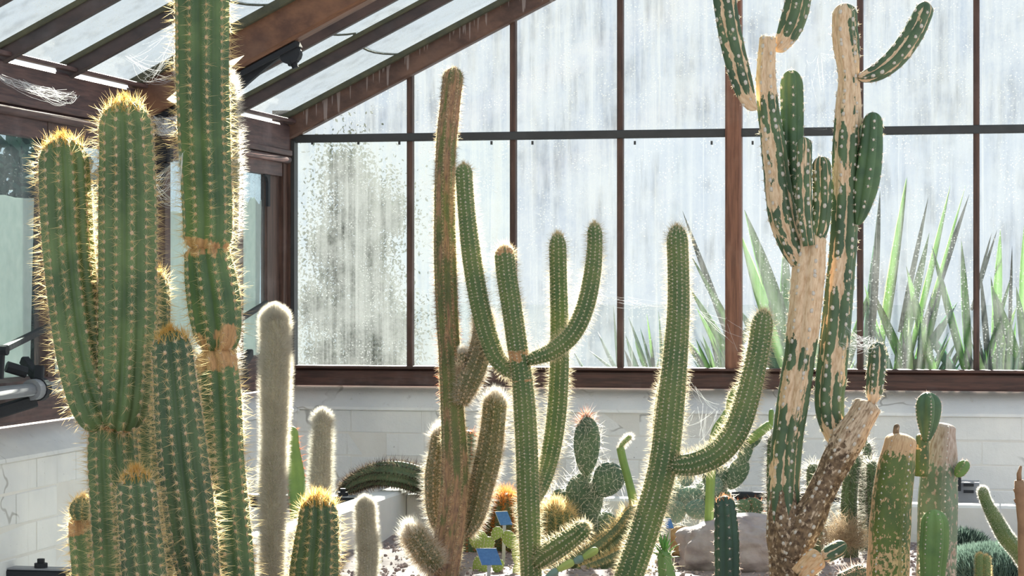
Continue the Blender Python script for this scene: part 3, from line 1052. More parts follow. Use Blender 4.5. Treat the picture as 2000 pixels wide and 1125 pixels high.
def spikes(P, Dv, Ln, rad):
    """tapering spines with an open V section, so that light from behind shines through them"""
    n = len(P)
    Dv = Dv / (np.linalg.norm(Dv, axis=1)[:, None] + 1e-9)
    a = np.cross(Dv, rng.normal(size=(n, 3)))
    a /= np.linalg.norm(a, axis=1)[:, None]
    b = np.cross(Dv, a)
    rad = np.broadcast_to(np.asarray(rad, float), (n,))[:, None]
    V = np.empty((n, 4, 3))
    V[:, 0] = P - rad * a
    V[:, 1] = P + rad * b * 0.8
    V[:, 2] = P + rad * a
    V[:, 3] = P + Dv * np.asarray(Ln)[:, None]
    F = np.array([(0, 1, 3), (1, 2, 3)])[None] + 4 * np.arange(n)[:, None, None]
    return V.reshape(-1, 3), F.reshape(-1, 3)


def bent_hairs(P, D0, D1, Ln, rad):
    """two-segment hairs that curve from D0 to D1, open V section"""
    n = len(P)
    D0 = D0 / np.linalg.norm(D0, axis=1)[:, None]
    D1 = D1 / np.linalg.norm(D1, axis=1)[:, None]
    Ln = np.asarray(Ln)[:, None]
    mid = P + D0 * Ln * 0.5
    end = mid + D1 * Ln * 0.5
    a = np.cross(D0, rng.normal(size=(n, 3)))
    a /= np.linalg.norm(a, axis=1)[:, None]
    b = np.cross(D0, a)
    V = np.empty((n, 7, 3))
    for k, w in enumerate((-a, b * .8, a)):
        V[:, k] = P + rad * w
        V[:, 3 + k] = mid + rad * 0.75 * w
    V[:, 6] = end
    fs = [(0, 1, 4), (0, 4, 3), (1, 2, 5), (1, 5, 4), (3, 4, 6), (4, 5, 6)]
    F = np.array(fs)[None] + 7 * np.arange(n)[:, None, None]
    return V.reshape(-1, 3), F.reshape(-1, 3)


def cat(L):
    V, F, k = [], [], 0
    for v, f in L:
        V.append(v)
        F.append(f + k)
        k += len(v)
    return np.vstack(V), np.vstack(F)


def areoles(st, s, phi, size, mat):
    p, nrm, T, lat = frame_at(st, s, phi, 0.995)
    n = len(p)
    sz = size * rng.uniform(0.65, 1.35, n)[:, None, None]
    tpl, tf = (ico_, icoF) if size > .0034 else (oct_, octF)
    k = len(tpl)
    q = tpl[None] * np.array([1.0, 1.2, 0.5]) * sz * rng.uniform(.85, 1.15, (n, k, 1))
    V = p[:, None] + q[..., 0:1] * lat[:, None] + q[..., 1:2] * T[:, None] + q[..., 2:3] * nrm[:, None]
    F = (tf[None] + k * np.arange(n)[:, None, None]).reshape(-1, 3)
    put('areoles', V.reshape(-1, 3), F, mat, st.o, True, kind='stuff')


def spine_set(st, s, phi, mat, nrad=9, ncen=3, lrad=0.014, lcen=0.03, rad=0.0006, tilt=0.32, up=0.0, name='spines', lift=1.0):
    p, nrm, T, lat = frame_at(st, s, phi, 1.0)
    n = len(p)
    L = []
    for k in range(nrad):
        an = 2 * math.pi * (k + rng.uniform(-0.3, 0.3, n)) / nrad
        d = nrm * (tilt + rng.uniform(-.12, .2, n))[:, None] + (np.cos(an)[:, None] * T + np.sin(an)[:, None] * lat)
        L.append(spikes(p, d, lrad * rng.uniform(0.6, 1.25, n), rad))
    for k in range(ncen):
        d = nrm * lift + T * (up + rng.normal(0, 0.35, n))[:, None] + lat * rng.normal(0, 0.35, n)[:, None]
        L.append(spikes(p, d, lcen * rng.uniform(0.45, 1.2, n), rad * 1.15))
    V, F = cat(L)
    put(name, V, F, mat, st.o, kind='stuff')


def crown(st, mat, n=160, ln=0.03, rad=0.0007, span=0.9, name='crown_spines'):
    """denser brush of young spines around the tip"""
    rt = st.r.max()
    s = st.L - rng.random(n) ** 1.5 * rt * span * 0.55
    phi = rng.uniform(0, 2 * math.pi, n)
    p, nrm, T, lat = frame_at(st, s, phi, 0.98)
    d = nrm * 0.55 + T * 0.9 + lat * rng.normal(0, 0.3, n)[:, None] + rng.normal(0, .2, (n, 3))
    V, F = spikes(p, d, ln * rng.uniform(0.5, 1.15, n), rad)
    put(name, V, F, mat, st.o, kind='stuff')


def fur(st, mat, n, ln, rad=0.0004, out=0.8, up=0.35, droop=0.0, rnd=0.25, name='hair', s0=0.0, curl=None):
    s = s0 + rng.random(n) * (st.L - s0) * 0.999
    # extra hairs over the dome
    k = n // 14
    s[:k] = st.L - rng.random(k) ** 1.4 * st.r.max() * 0.9
    phi = rng.uniform(0, 2 * math.pi, n)
    p, nrm, T, lat = frame_at(st, s, phi, 0.96)
    d = nrm * out + T * up + rng.normal(0, rnd, (n, 3)) + np.array([0, 0, -droop])
    ll = ln * rng.uniform(0.55, 1.2, n)
    if curl is None:
        V, F = spikes(p, d, ll, rad)
    else:
        d1 = d * 0.5 + rng.normal(0, curl, (n, 3)) + np.array([0, 0, -curl * 0.6])
        V, F = bent_hairs(p, d, d1, ll, rad)
    put(name, V, F, mat, st.o, kind='stuff')


def golden(par, pts, D, ribs=11, depth=0.2, mat='c_gold', scars=(), step=0.0215, cap=True, crown_n=220, **kw):
    st = stem(par, pts, D, ribs, depth, mat, scars=scars, cap=cap, **kw)
    s, ph = areole_sites(st, step, 0.008, 0.006)
    areoles(st, s, ph, 0.0036, 'areole')
    spine_set(st, s, ph, 'pale', 12, 0, 0.0160, 0.03, 0.00060, name='radial_spines')
    spine_set(st, s, ph, 'gold', 0, 6, 0.0165, 0.038, 0.00055)
    if crown_n:
        crown(st, 'crown', crown_n, 0.034, 0.0009)
    return st


# ---- the big left cluster ---------------------------------------------
pA = thing('forked_column_cactus', 'tall forked green column cactus with golden spines at far left', 'cactus', W(235, 1330, 5.6) * [1, 1, 0] + [0, 0, SOIL])
golden(pA, [(240, 1350, 50), (234, 1125, 51), (226, 1000, 50), (220, 900, 50), (219, 845, 47), (219, 815, 40)], 5.6, 11, k_tip=0.6, crown_n=0, to_soil=True, scars=[(.95, 1.03, .55)])
golden(pA, [(212, 833, 30, .01), (188, 795, 48, -.01), (163, 710, 50), (145, 600, 50), (134, 500, 50), (128, 400, 51), (125, 330, 50), (121, 268, 40)], 5.58, 11, scars=[(-.05, .04, .55)], base_cap=True)
golden(pA, [(228, 833, 32, -.02), (240, 790, 52, -.05), (246, 700, 55, -.05), (249, 600, 57, -.05), (249, 400, 57, -.05), (247, 290, 53, -.05), (243, 196, 44, -.05)], 5.6, 12, scars=[(-.05, .04, .55)], base_cap=True)

pF = thing('background_column_cactus', 'dark green column cactus half hidden behind the forked golden cactus', 'cactus', W(300, 1250, 6.15) * [1, 1, 0] + [0, 0, SOIL])
golden(pF, [(300, 1250, 42), (300, 1000, 42), (298, 800, 42), (294, 650, 38), (292, 525, 30)], 6.15, 11, mat='c_mid', to_soil=True)

pB = thing('tower_cactus', 'tallest segmented green column cactus with tan scars, rising out of the frame', 'cactus', W(460, 1290, 5.85) * [1, 1, 0] + [0, 0, SOIL])
golden(pB, [(462, 1290, 40), (455, 1100, 41), (445, 1000, 41), (436, 900, 41), (429, 780, 42), (424, 715, 40), (418, 680, 34)], 5.85, 10, mat='c_tower', k_tip=0.5, crown_n=0, to_soil=True, scars=[(.93, 1.05, .6), (.3, .8, .08)])
golden(pB, [(420, 690, 34), (424, 655, 46), (419, 600, 52), (410, 540, 50), (405, 505, 45), (402, 478, 38)], 5.85, 10, mat='c_tower', k_tip=0.4, crown_n=0, scars=[(-.1, .22, .5), (.86, 1.05, .45), (.2, .6, .26, .7, .7)], base_cap=True)
golden(pB, [(400, 498, 36), (404, 470, 47), (405, 420, 49), (400, 300, 51), (396, 180, 52), (395, 60, 53), (395, -60, 53), (395, -140, 40)], 5.85, 10, mat='c_tower', scars=[(-.03, .045, .5), (.0, .12, .36, 5.6, .5)], base_cap=True)

pC = thing('stout_column_cactus', 'stout dark green column cactus with golden tuft in front of the scarred tower', 'cactus', W(390, 1340, 5.4) * [1, 1, 0] + [0, 0, SOIL])
golden(pC, [(410, 1340, 34), (398, 1200, 38), (388, 1120, 42), (378, 1060, 48), (368, 980, 50), (357, 890, 49), (348, 800, 46), (340, 720, 41), (333, 646, 30)], 5.4, 11, 0.22, 'c_mid', to_soil=True)

pD = thing('short_column_cactus', 'short green column cactus with golden tuft at the foot of the left cluster', 'cactus', W(280, 1340, 5.2) * [1, 1, 0] + [0, 0, SOIL])
golden(pD, [(292, 1340, 42), (286, 1180, 43), (279, 1090, 43), (271, 1010, 40), (264, 921, 30)], 5.2, 11, 0.22, 'c_mid', to_soil=True)

pE = thing('topped_column_cactus', 'cut-off column cactus stub with a small round pup on top', 'cactus', W(175, 1300, 5.9) * [1, 1, 0] + [0, 0, SOIL])
golden(pE, [(190, 1300, 36), (184, 1180, 38), (178, 1110, 38), (172, 1050, 37), (168, 1018, 34), (167, 1006, 28)], 5.9, 9, k_tip=0.3, crown_n=0, to_soil=True, scars=[(.88, 1.05, .5), (.4, 1.0, .2, 5.2, .5), (.4, 1.0, .2, .8, .4)])
st = stem(pE, [(163, 1014, 20), (162, 995, 27), (164, 970, 20)], 5.85, 10, 0.1, 'c_mid', name='pup')
s, ph = areole_sites(st, 0.009, 0.002, 0.001)
spine_set(st, s, ph, 'gold', 9, 3, 0.014, 0.024)
crown(st, 'gold', 120, 0.024)

pG = thing('foreground_column_cactus', 'green column cactus with golden crown in front of the silver cacti', 'cactus', W(612, 1260, 6.3) * [1, 1, 0] + [0, 0, SOIL])
golden(pG, [(610, 1240, 50), (614, 1130, 50), (619, 1060, 45), (622, 1015, 40), (621, 967, 30)], 6.3, 12, 0.2, 'c_mid', to_soil=True, crown_n=420, step=0.02)

# ---- woolly columns -----------------------------------------------------
pH = thing('woolly_column_cactus', 'tall white-haired column cactus behind the scarred tower', 'cactus', W(432, 1230, 6.3) * [1, 1, 0] + [0, 0, SOIL])
st = stem(pH, [(432, 1230, 34), (430, 900, 34), (429, 650, 34), (429, 500, 35), (433, 400, 34), (436, 300, 32), (430, 200, 33), (424, 142, 28)], 6.3, 14, 0.08, 'c_woolly', to_soil=True)
fur(st, 'white', 18000, 0.03, 0.00055, 0.9, 0.2, 0.0, 0.3)

pI = thing('silver_torch_cactus', 'tall thick silver-haired column cactus standing left of the gable window', 'cactus', W(533, 1180, 7.0) * [1, 1, 0] + [0, 0, SOIL])
st = stem(pI, [(530, 1180, 18), (532, 1080, 19), (533, 960, 21), (536, 860, 20), (537, 790, 23), (538, 700, 25), (538, 640, 25), (536, 604, 18)], 7.0, 18, 0.06, 'c_silver', to_soil=True, wob=0.03)
fur(st, 'silver', 60000, 0.025, 0.00042, 0.9, 0.45, 0.0, 0.3)

pJ = thing('silver_column_cactus', 'medium silver-haired column cactus behind the golden-crowned column', 'cactus', W(627, 1105, 8.0) * [1, 1, 0] + [0, 0, SOIL], 'small silver column cacti')
st = stem(pJ, [(625, 1105, 19), (625, 990, 19), (627, 920, 18), (630, 850, 16), (630, 806, 11)], 8.0, 16, 0.08, 'c_silver', to_soil=True, wob=0.05)
s, ph = areole_sites(st, 0.012, 0.003, 0.003)
areoles(st, s, ph, 0.0022, 'areole_w')
fur(st, 'silver', 17000, 0.026, 0.0005, 1.0, 0.25, 0.0, 0.3)
pK = thing('silver_column_cactus', 'shortest silver-haired column cactus at the bottom, in front of the white kerb', 'cactus', W(716, 1165, 7.3) * [1, 1, 0] + [0, 0, SOIL], 'small silver column cacti')
st = stem(pK, [(717, 1165, 17), (718, 1110, 17), (719, 1070, 18), (715, 1020, 16), (713, 975, 11)], 7.3, 18, 0.08, 'c_silver', to_soil=True, wob=0.05)
s, ph = areole_sites(st, 0.009, 0.003, 0.003)
areoles(st, s, ph, 0.0022, 'areole_w')
fur(st, 'silver', 15000, 0.021, 0.00045, 1.0, 0.3, 0.0, 0.3)

# ---- old woolly torch with several stems ---------------------------------
DO = 7.65
pO = thing('old_torch_cactus', 'old brownish spiny torch cactus with shaggy arms beside the gable mullion', 'cactus', W(868, 1130, DO) * [1, 1, 0] + [0, 0, SOIL])
st = stem(pO, [(862, 1150, 30), (868, 1110, 31), (879, 1040, 29), (887, 970, 27), (889, 900, 26), (884, 800, 23), (879, 700, 22), (873, 600, 22), (870, 500, 22), (869, 420, 21), (871, 300, 20), (879, 210, 20), (887, 132, 15)], DO, 9, 0.12, 'c_old', to_soil=True, wob=0.04, scars=[(-.1, .22, .16), (.72, 1.02, .1)])
s, ph = areole_sites(st, 0.012, 0.004, 0.004)
areoles(st, s, ph, 0.0028, 'areole')
spine_set(st, s, ph, 'pale', 8, 2, 0.014, 0.02, 0.0005, name='pale_spines')
fur(st, 'tan_hair', 3500, 0.016, 0.0005, 0.5, 0.2, 0.3, 0.5, curl=0.5, name='dry_hair')
spine_set(st, s[::2], ph[::2], 'dark_spine', 3, 2, 0.017, 0.028, 0.00045, name='dark_spines')
lo = s[(s < 0.62 * st.L) & (s > 0.36 * st.L)]
spine_set(st, lo, ph[(s < 0.62 * st.L) & (s > 0.36 * st.L)], 'red', 0, 2, 0.012, 0.022, 0.00045, name='reddish_spines')


def shaggy(par, pts, D, n, ln, mat='tan_hair', name='arm', core='c_woolly', tipw=True, **kw):
    st = stem(par, pts, D, 10, 0.12, core, name=name, **kw)
    s, ph = areole_sites(st, 0.014, 0.003, 0.003)
    areoles(st, s, ph, 0.0035, 'areole')
    fur(st, mat, n * 2 // 3, ln, 0.0004, 0.75, 0.15, 0.1, 0.35, curl=0.45)
    fur(st, 'white', n // 2, ln * 1.45, 0.0004, 1.0, 0.1, 0.0, 0.35, name='white_hair')
    if tipw:
        crown(st, 'white', 420, ln * 1.9, 0.0006, 1.4, name='tip_hair')
    return st


shaggy(pO, [(900, 790, 12), (908, 765, 20), (922, 728, 25), (936, 690, 23), (944, 650, 21), (945, 606, 15)], DO - .04, 4200, 0.021)
shaggy(pO, [(898, 720, 5), (902, 705, 9), (903, 684, 8)], DO - .06, 500, 0.014, name='pup', tipw=True)
shaggy(pO, [(908, 1045, 12), (925, 1010, 21), (940, 950, 25), (954, 890, 26), (963, 830, 24), (968, 768, 17)], DO + .05, 7000, 0.022)
shaggy(pO, [(868, 1050, 12), (852, 1000, 18), (850, 930, 20), (856, 880, 18), (862, 838, 12)], DO + .15, 4000, 0.024)
shaggy(pO, [(856, 1110, 16), (838, 1090, 24), (818, 1062, 24), (800, 1030, 16)], DO - .1, 3600, 0.028)
# tuft of dry threads caught in the fork
c = W(897, 722, DO - 0.18)
n = 60
d = rng.normal(size=(n, 3)) + np.array([0, -0.4, -0.1])
V, F = bent_hairs(np.repeat(c[None], n, 0) + rng.normal(0, .004, (n, 3)), d, d + rng.normal(0, .5, (n, 3)) + np.array([0, 0, -.5]), rng.uniform(.03, .06, n), 0.0007)
tag(put('dry_tuft', V, F, 'dry', kind=None), 'dry grey thread-leaved tuft caught in the fork of the torch cactus', 'air plant')

# ---- slender many-armed green cacti ---------------------------------------


def slender(par, pts, D, ribs=12, name='arm', scars=(), spine='pale', **kw):
    st = stem(par, pts, D, ribs, 0.09, 'c_snake', name=name, scars=scars, per=5, **kw)
    s, ph = areole_sites(st, 0.0115, 0.004, 0.003)
    areoles(st, s, ph, 0.0026, 'areole_w')
    spine_set(st, s, ph, spine, 3, 4, 0.009, 0.027, 0.00045)
    crown(st, spine, 140, 0.022, 0.0005)
    return st


DP = 7.5
pP = thing('slender_armed_cactus', 'slender green cactus with three upswept arms in the middle of the bed', 'cactus', W(1036, 1140, DP) * [1, 1, 0] + [0, 0, SOIL])
slender(pP, [(1038, 1145, 21), (1036, 1080, 21), (1032, 980, 22), (1029, 880, 22), (1025, 800, 22), (1019, 730, 20), (1011, 680, 20), (1001, 610, 20), (990, 540, 20), (984, 479, 15)], DP, 13, 'stem', to_soil=True, scars=[(.66, .70, .5), (.60, .612, .5), (.97, 1.02, .5), (.72, 1.0, .2, 1.9, .6)])
slender(pP, [(1015, 735, 8, .02), (993, 722, 15, .02), (968, 695, 18, .04), (948, 640, 19, .06), (934, 580, 19, .06), (921, 500, 19, .06), (911, 410, 17, .06), (905, 320, 10, .06)], DP, 11)
slender(pP, [(1030, 705, 9), (1048, 698, 14), (1082, 684, 17), (1118, 652, 18), (1143, 600, 18), (1157, 535, 17), (1162, 478, 15), (1161, 435, 10)], DP - .02, 11, k_tip=1.6)
slender(pP, [(1040, 985, 10, .03), (1056, 950, 16, .06), (1072, 900, 18, .1), (1085, 830, 19, .1), (1092, 740, 19, .1), (1093, 640, 18, .1), (1091, 550, 17, .1), (1089, 455, 11, .1)], DP, 11, k_tip=1.8)
slender(pP, [(1050, 1100, 14, -.02), (1066, 1085, 21, -.04), (1100, 1062, 21, -.08), (1128, 1042, 18, -.1), (1148, 1024, 14, -.12)], DP, 11)

DQ = 7.3
pQ = thing('leaning_armed_cactus', 'leaning green cactus with one big curved arm to the right', 'cactus', W(1215, 1160, DQ) * [1, 1, 0] + [0, 0, SOIL])
slender(pQ, [(1218, 1155, 27), (1232, 1115, 28), (1258, 1040, 28), (1285, 950, 28), (1300, 880, 28), (1310, 790, 27), (1319, 700, 24), (1325, 610, 22), (1325, 530, 21), (1322, 440, 14)], DQ, 14, 'stem', to_soil=True, k_tip=1.6, scars=[(.68, .76, .22)])
slender(pQ, [(1308, 905, 10, -.02), (1330, 908, 21, -.03), (1368, 902, 24, -.05), (1408, 880, 25, -.06), (1440, 836, 25, -.06), (1462, 770, 24, -.06), (1480, 690, 22, -.06), (1493, 605, 12, -.06)], DQ, 13, k_tip=1.7)
slender(pQ, [(1300, 900, 8, .05), (1288, 860, 13, .1), (1292, 800, 14, .12), (1300, 744, 10, .12)], DQ, 9, spine='pale')

# ---- big scarred tree cactus ------------------------------------------------
DT = 7.3
pT = thing('tree_cactus', 'tall branching tree cactus with tan scars and corky trunks at right', 'cactus', W(1545, 1160, DT) * [1, 1, 0] + [0, 0, SOIL])


def branch(pts, ribs=6, mat='c_tree', scars=(), dd=0.0, name='branch', spines=True, ar=0.0054, step=0.036, depth=0.24, **kw):
    st = stem(pT, pts, DT + dd, ribs, depth, mat, name=name, scars=scars, valley=.30 if mat == 'c_tree' else 0.0, per=8, **kw)
    s, ph = areole_sites(st, step, 0.012, 0.008, 0.4)
    areoles(st, s, ph, ar, 'areole_w')
    if spines:
        spine_set(st, s, ph, 'pale', 5, 2, 0.012, 0.015, 0.0006, name='spines')
    return st


branch([(1552, 1160, 56), (1544, 1090, 47), (1534, 1020, 37), (1531, 975, 31), (1532, 950, 22)], 7, 'c_bark', name='trunk', to_soil=True, wob=.14, k_tip=.4, depth=.1, step=.03)
branch([(1535, 1060, 30), (1532, 1020, 33), (1531, 950, 31), (1538, 860, 31), (1551, 770, 31), (1564, 680, 31), (1573, 600, 32), (1579, 530, 33), (1583, 480, 30), (1584, 458, 26)], 6, 'c_tree', cap=True, k_tip=0.35, name='trunk', wob=0.03,
       scars=[(-.05, .06, .4), (.70, 1.05, .65), (.42, .56, .32, 5.6, .7), (.2, .7, .2, .35, .22), (.17, .27, .28, 5.2, .5)])
branch([(1568, 520, 18), (1545, 475, 25), (1528, 420, 27), (1518, 350, 26), (1510, 280, 24), (1500, 210, 21), (1496, 150, 19), (1498, 100, 17), (1500, 70, 14)], 6, 'c_tree', scars=[(.78, 1.1, .75), (.30, .62, .36, 5.4, .6), (.0, .3, .16)], k_tip=0.3, wob=0.06, base_cap=True)
branch([(1478, 214, 6), (1463, 200, 15), (1448, 160, 22), (1432, 100, 24), (1420, 40, 24), (1412, -20, 24), (1408, -90, 20)], 5, 'c_tree', scars=[(-.05, .10, .5), (.1, 1.0, .10)], dd=-.02, base_cap=True)
branch([(1516, 100, 7), (1526, 88, 16), (1543, 55, 25), (1557, 10, 27), (1562, -40, 27), (1562, -90, 20)], 6, 'c_tree', scars=[(-.05, .15, .45)], dd=.02, base_cap=True)
branch([(1562, 490, 13), (1554, 430, 20), (1549, 350, 22), (1547, 270, 24), (1547, 200, 24), (1545, 136, 17)], 6, 'c_tree_g', dd=.05, ar=.004, k_tip=1.4, scars=[(0, .3, .2)])
branch([(1580, 480, 12), (1573, 430, 15), (1570, 370, 16), (1570, 310, 16), (1571, 268, 11)], 5, 'c_tree', dd=-.06, scars=[(0, 1, .08)])
branch([(1592, 480, 15), (1603, 430, 19), (1606, 370, 19), (1604, 305, 13)], 6, 'c_tree', dd=.0, scars=[(.55, 1, .06)])
branch([(1648, 880, 12), (1630, 845, 22), (1620, 790, 29), (1625, 720, 30), (1632, 650, 30), (1639, 570, 28), (1647, 480, 27), (1651, 390, 27), (1653, 300, 28), (1657, 215, 26), (1658, 150, 21), (1653, 90, 26), (1650, 50, 25), (1651, 6, 17)], 6, 'c_tree', dd=.03, name='trunk', base_cap=True, wob=.03,
       scars=[(-.05, .06, .4), (.36, .44, .36, 5.8, .6), (.16, .24, .32, .4, .6), (.58, .66, .35, 5.5, .6), (.72, .88, .34), (.88, 1.05, .42, 5.4, 1.0)])
branch([(1674, 152, 6), (1690, 149, 13), (1718, 137, 19), (1752, 108, 22), (1782, 66, 22), (1801, 28, 20), (1810, 4, 14)], 5, 'c_tree', dd=.02, scars=[(0, .1, .2), (.1, 1, .05)], base_cap=True)
branch([(1674, 440, 5), (1682, 415, 15), (1692, 360, 26), (1700, 300, 25), (1704, 250, 21), (1705, 219, 14)], 6, 'c_tree_g', dd=.0, ar=.004, base_cap=True)
branch([(1545, 1090, 30), (1572, 1030, 32), (1602, 965, 30), (1632, 905, 30), (1660, 852, 32), (1684, 812, 27), (1698, 784, 20)], 7, 'c_bark', dd=-.03, name='trunk', depth=0.12, wob=.12, k_tip=0.35, scars=[(.72, 1.1, .22)])
branch([(1703, 792, 5), (1708, 768, 16), (1712, 730, 19), (1714, 700, 18), (1714, 668, 11)], 5, 'c_tree', dd=-.03, scars=[(-.1, .15, .4), (.1, .9, .06)], base_cap=True, step=.02, ar=.004)
branch([(1560, 1125, 20), (1585, 1100, 22), (1606, 1085, 16)], 6, 'c_tree_d', dd=-.12, name='stub', k_tip=.5, scars=[(0, 1, .3)])
branch([(1604, 1090, 9), (1618, 1082, 16), (1636, 1072, 17), (1653, 1062, 12)], 5, 'c_tree', dd=-.12, base_cap=True, scars=[(0, .2, .3)])

# ---- scabby pair at the right -----------------------------------------------
DR = 7.2
pS = thing('scabby_column_cactus', 'broad green column cactus mottled with tan scabs, right of the tree cactus', 'cactus', W(1735, 1150, DR) * [1, 1, 0] + [0, 0, SOIL], 'scabby columns at right')
st = stem(pS, [(1733, 1165, 42), (1736, 1080, 42), (1742, 980, 40), (1751, 910, 37), (1758, 870, 32), (1762, 846, 26)], DR, 5, 0.10, 'c_scab', k_tip=0.55, phase=0.5, to_soil=True, scars=[(.9, 1.1, .3), (0, .35, .10), (0, 1, .18, 1.75, .25), (0, 1, .2, 4.5, .3)], wob=.03)
s, ph = areole_sites(st, 0.02)
areoles(st, s, ph, .003, 'areole_w')
stub = stem(pS, [(1752, 860, 7), (1750, 842, 6), (1753, 828, 4)], DR, 5, .05, 'c_bark', name='stub', per=3)
pS2 = thing('scabby_column_cactus', 'greyed scabby column cactus with a round green pup on its shoulder', 'cactus', W(1828, 1150, DR + .2) * [1, 1, 0] + [0, 0, SOIL], 'scabby columns at right')
st = stem(pS2, [(1826, 1140, 40), (1829, 1050, 40), (1831, 960, 40), (1836, 890, 34), (1842, 845, 24), (1845, 826, 18)], DR + .2, 5, 0.13, 'c_scab_grey', k_tip=.4, phase=.2, to_soil=True, wob=.03, scars=[(.8, 1.1, .3), (0, .3, .08)])
s, ph = areole_sites(st, 0.02)
areoles(st, s, ph, .003, 'areole_w')
st = stem(pS2, [(1799, 930, 14), (1800, 890, 15), (1801, 862, 13), (1801, 846, 9)], DR + .1, 4, .15, 'c_scab', name='shoot', k_tip=.6)
st = stem(pS2, [(1809, 862, 7), (1811, 835, 19), (1812, 805, 26), (1812, 766, 18)], DR + .08, 5, .34, 'c_tree_g', name='pup', base_cap=True, k_tip=1.0, phase=0.08)
s, ph = areole_sites(st, 0.011)
areoles(st, s, ph, .0022, 'areole_w')
spine_set(st, s, ph, 'pink_spine', 4, 1, .008, .010, .0004)
st = stem(pS2, [(1866, 930, 5), (1874, 922, 12), (1884, 908, 13), (1889, 900, 9)], DR + .15, 5, .2, 'c_bright', name='pup', base_cap=True)
s, ph = areole_sites(st, 0.01)
spine_set(st, s, ph, 'pink_spine', 5, 2, .008, .012, .0004)
pS3 = thing('bright_column_cactus', 'short bright green four-ribbed cactus in front of the greyed scabby column', 'cactus', W(1822, 1165, 7.0) * [1, 1, 0] + [0, 0, SOIL])
st = stem(pS3, [(1820, 1180, 22), (1822, 1115, 25), (1824, 1070, 29), (1826, 1035, 28), (1824, 995, 20)], 7.0, 6, .24, 'c_bright', to_soil=True, phase=.25)
s, ph = areole_sites(st, 0.014)
areoles(st, s, ph, .0022, 'areole_w')
spine_set(st, s, ph, 'pale', 4, 1, .006, .008, .0004)

# ---- plants at the right edge --------------------------------------------------
pX = thing('thin_curved_cactus', 'thin hairy green cactus stem curving up beside the dead brown stalk', 'cactus', W(1995, 1120, 7.1) * [1, 1, 0] + [0, 0, SOIL])
st = stem(pX, [(2025, 1200, 12), (2012, 1125, 14), (1992, 1082, 16), (1965, 1050, 16), (1942, 1010, 14), (1926, 980, 11), (1917, 950, 7)], 7.1, 10, .06, 'c_snake', to_soil=True)
fur(st, 'white', 5000, .008, .0003, .9, .3)
pX2 = thing('dead_stalk', 'dead brown knotty cactus stalk at the right edge', 'dead stalk', W(1998, 1150, 7.0) * [1, 1, 0] + [0, 0, SOIL])
P = [W(2004, 1170, 7.0) * [1, 1, 0] + [0, 0, SOIL - .02]] + [W(x, y, 7.0) for x, y in ((2002, 1100), (1999, 1020), (1993, 960), (1990, 938))]
put('stalk', *tubeVF(P, [.022, .021, .018, .018, .014], 12), 'dead', pX2, True)
put('spur', *tubeVF([W(x, y, 7.0) for x, y in ((1991, 945), (1990, 925), (1994, 910))], [.008, .007, .004], 8), 'dead', pX2, True)
for a, b in ((1983, 958), (1984, 978)):
    put('knot', *tubeVF([W(a + 10, b + 4, 7.0), W(a, b, 7.0), W(a - 3, b - 3, 7.0)], [.008, .007, .003], 8), 'dead', pX2, True)
pX3 = thing('twin_finger_cactus', 'pair of finger-sized hairy cactus shoots at the bottom right', 'cactus', W(1922, 1160, 6.9) * [1, 1, 0] + [0, 0, SOIL])
for pts in ([(1915, 1180, 9), (1914, 1120, 9), (1914, 1080, 7)], [(1928, 1180, 9), (1926, 1120, 9), (1926, 1084, 7)]):
    st = stem(pX3, pts, 6.9, 9, .06, 'c_snake', to_soil=True)
    fur(st, 'gold', 1600, .009, .0003, .9, .2)


def mound(name, label, cat_, px, py, D, rx, ry, h, n, ln, mats, up=.5):
    """dense low cushion of pointed leaves"""
    c = W(px, py, D)
    c[2] = SOIL
    t = thing(name, label, cat_, c, 'tufted mounds at right')
    th = rng.uniform(0, 2 * math.pi, n)
    q = np.sqrt(rng.random(n))
    x, y = rx * q * np.cos(th), ry * q * np.sin(th)
    z = h * np.sqrt(np.clip(1 - q ** 2, 0, 1)) - .02
    P = c + np.stack([x, y, z], -1)
    nv = np.stack([x / rx ** 2, y / ry ** 2, (z + .02) / h ** 2 + 1e-4], -1)
    nv /= np.linalg.norm(nv, axis=1)[:, None]
    d = nv * .8 + np.array([0, 0, up]) + rng.normal(0, .4, (n, 3))
    half = n // 2
    for (a, b), m_ in zip(((0, half), (half, n)), mats):
        V, F = spikes(P[a:b], d[a:b], ln * rng.uniform(.6, 1.3, b - a), .0032)
        put('leaves', V, F, m_, t, kind='stuff')
    # rounded woody core
    a = np.linspace(0, 2 * math.pi, 20, endpoint=False)
    V, F = [], []
    for k in range(6):
        f = k / 5 * math.pi / 2 * .98
        for an in a:
            V.append(c + np.array([rx * .96 * math.cos(f) * math.cos(an), ry * .96 * math.cos(f) * math.sin(an), h * .92 * math.sin(f) - .02]))
    for k in range(5):
        for j in range(20):
            F.append((k * 20 + j, k * 20 + (j + 1) % 20, (k + 1) * 20 + (j + 1) % 20, (k + 1) * 20 + j))
    put('core', V, F, 'hedge', t, True)
    return t


mound('tufted_mound', 'blue-green tufted cushion plant at the bottom right corner', 'cushion plant', 1960, 1080, 7.7, .24, .22, .10, 9000, .034, ('grass_blue', 'grass_blue'))
mound('tufted_mound', 'small dark green tufted cushion in front of the white kerb', 'cushion plant', 1880, 1050, 8.3, .10, .10, .085, 2500, .036, ('hedge', 'grass_blue'))

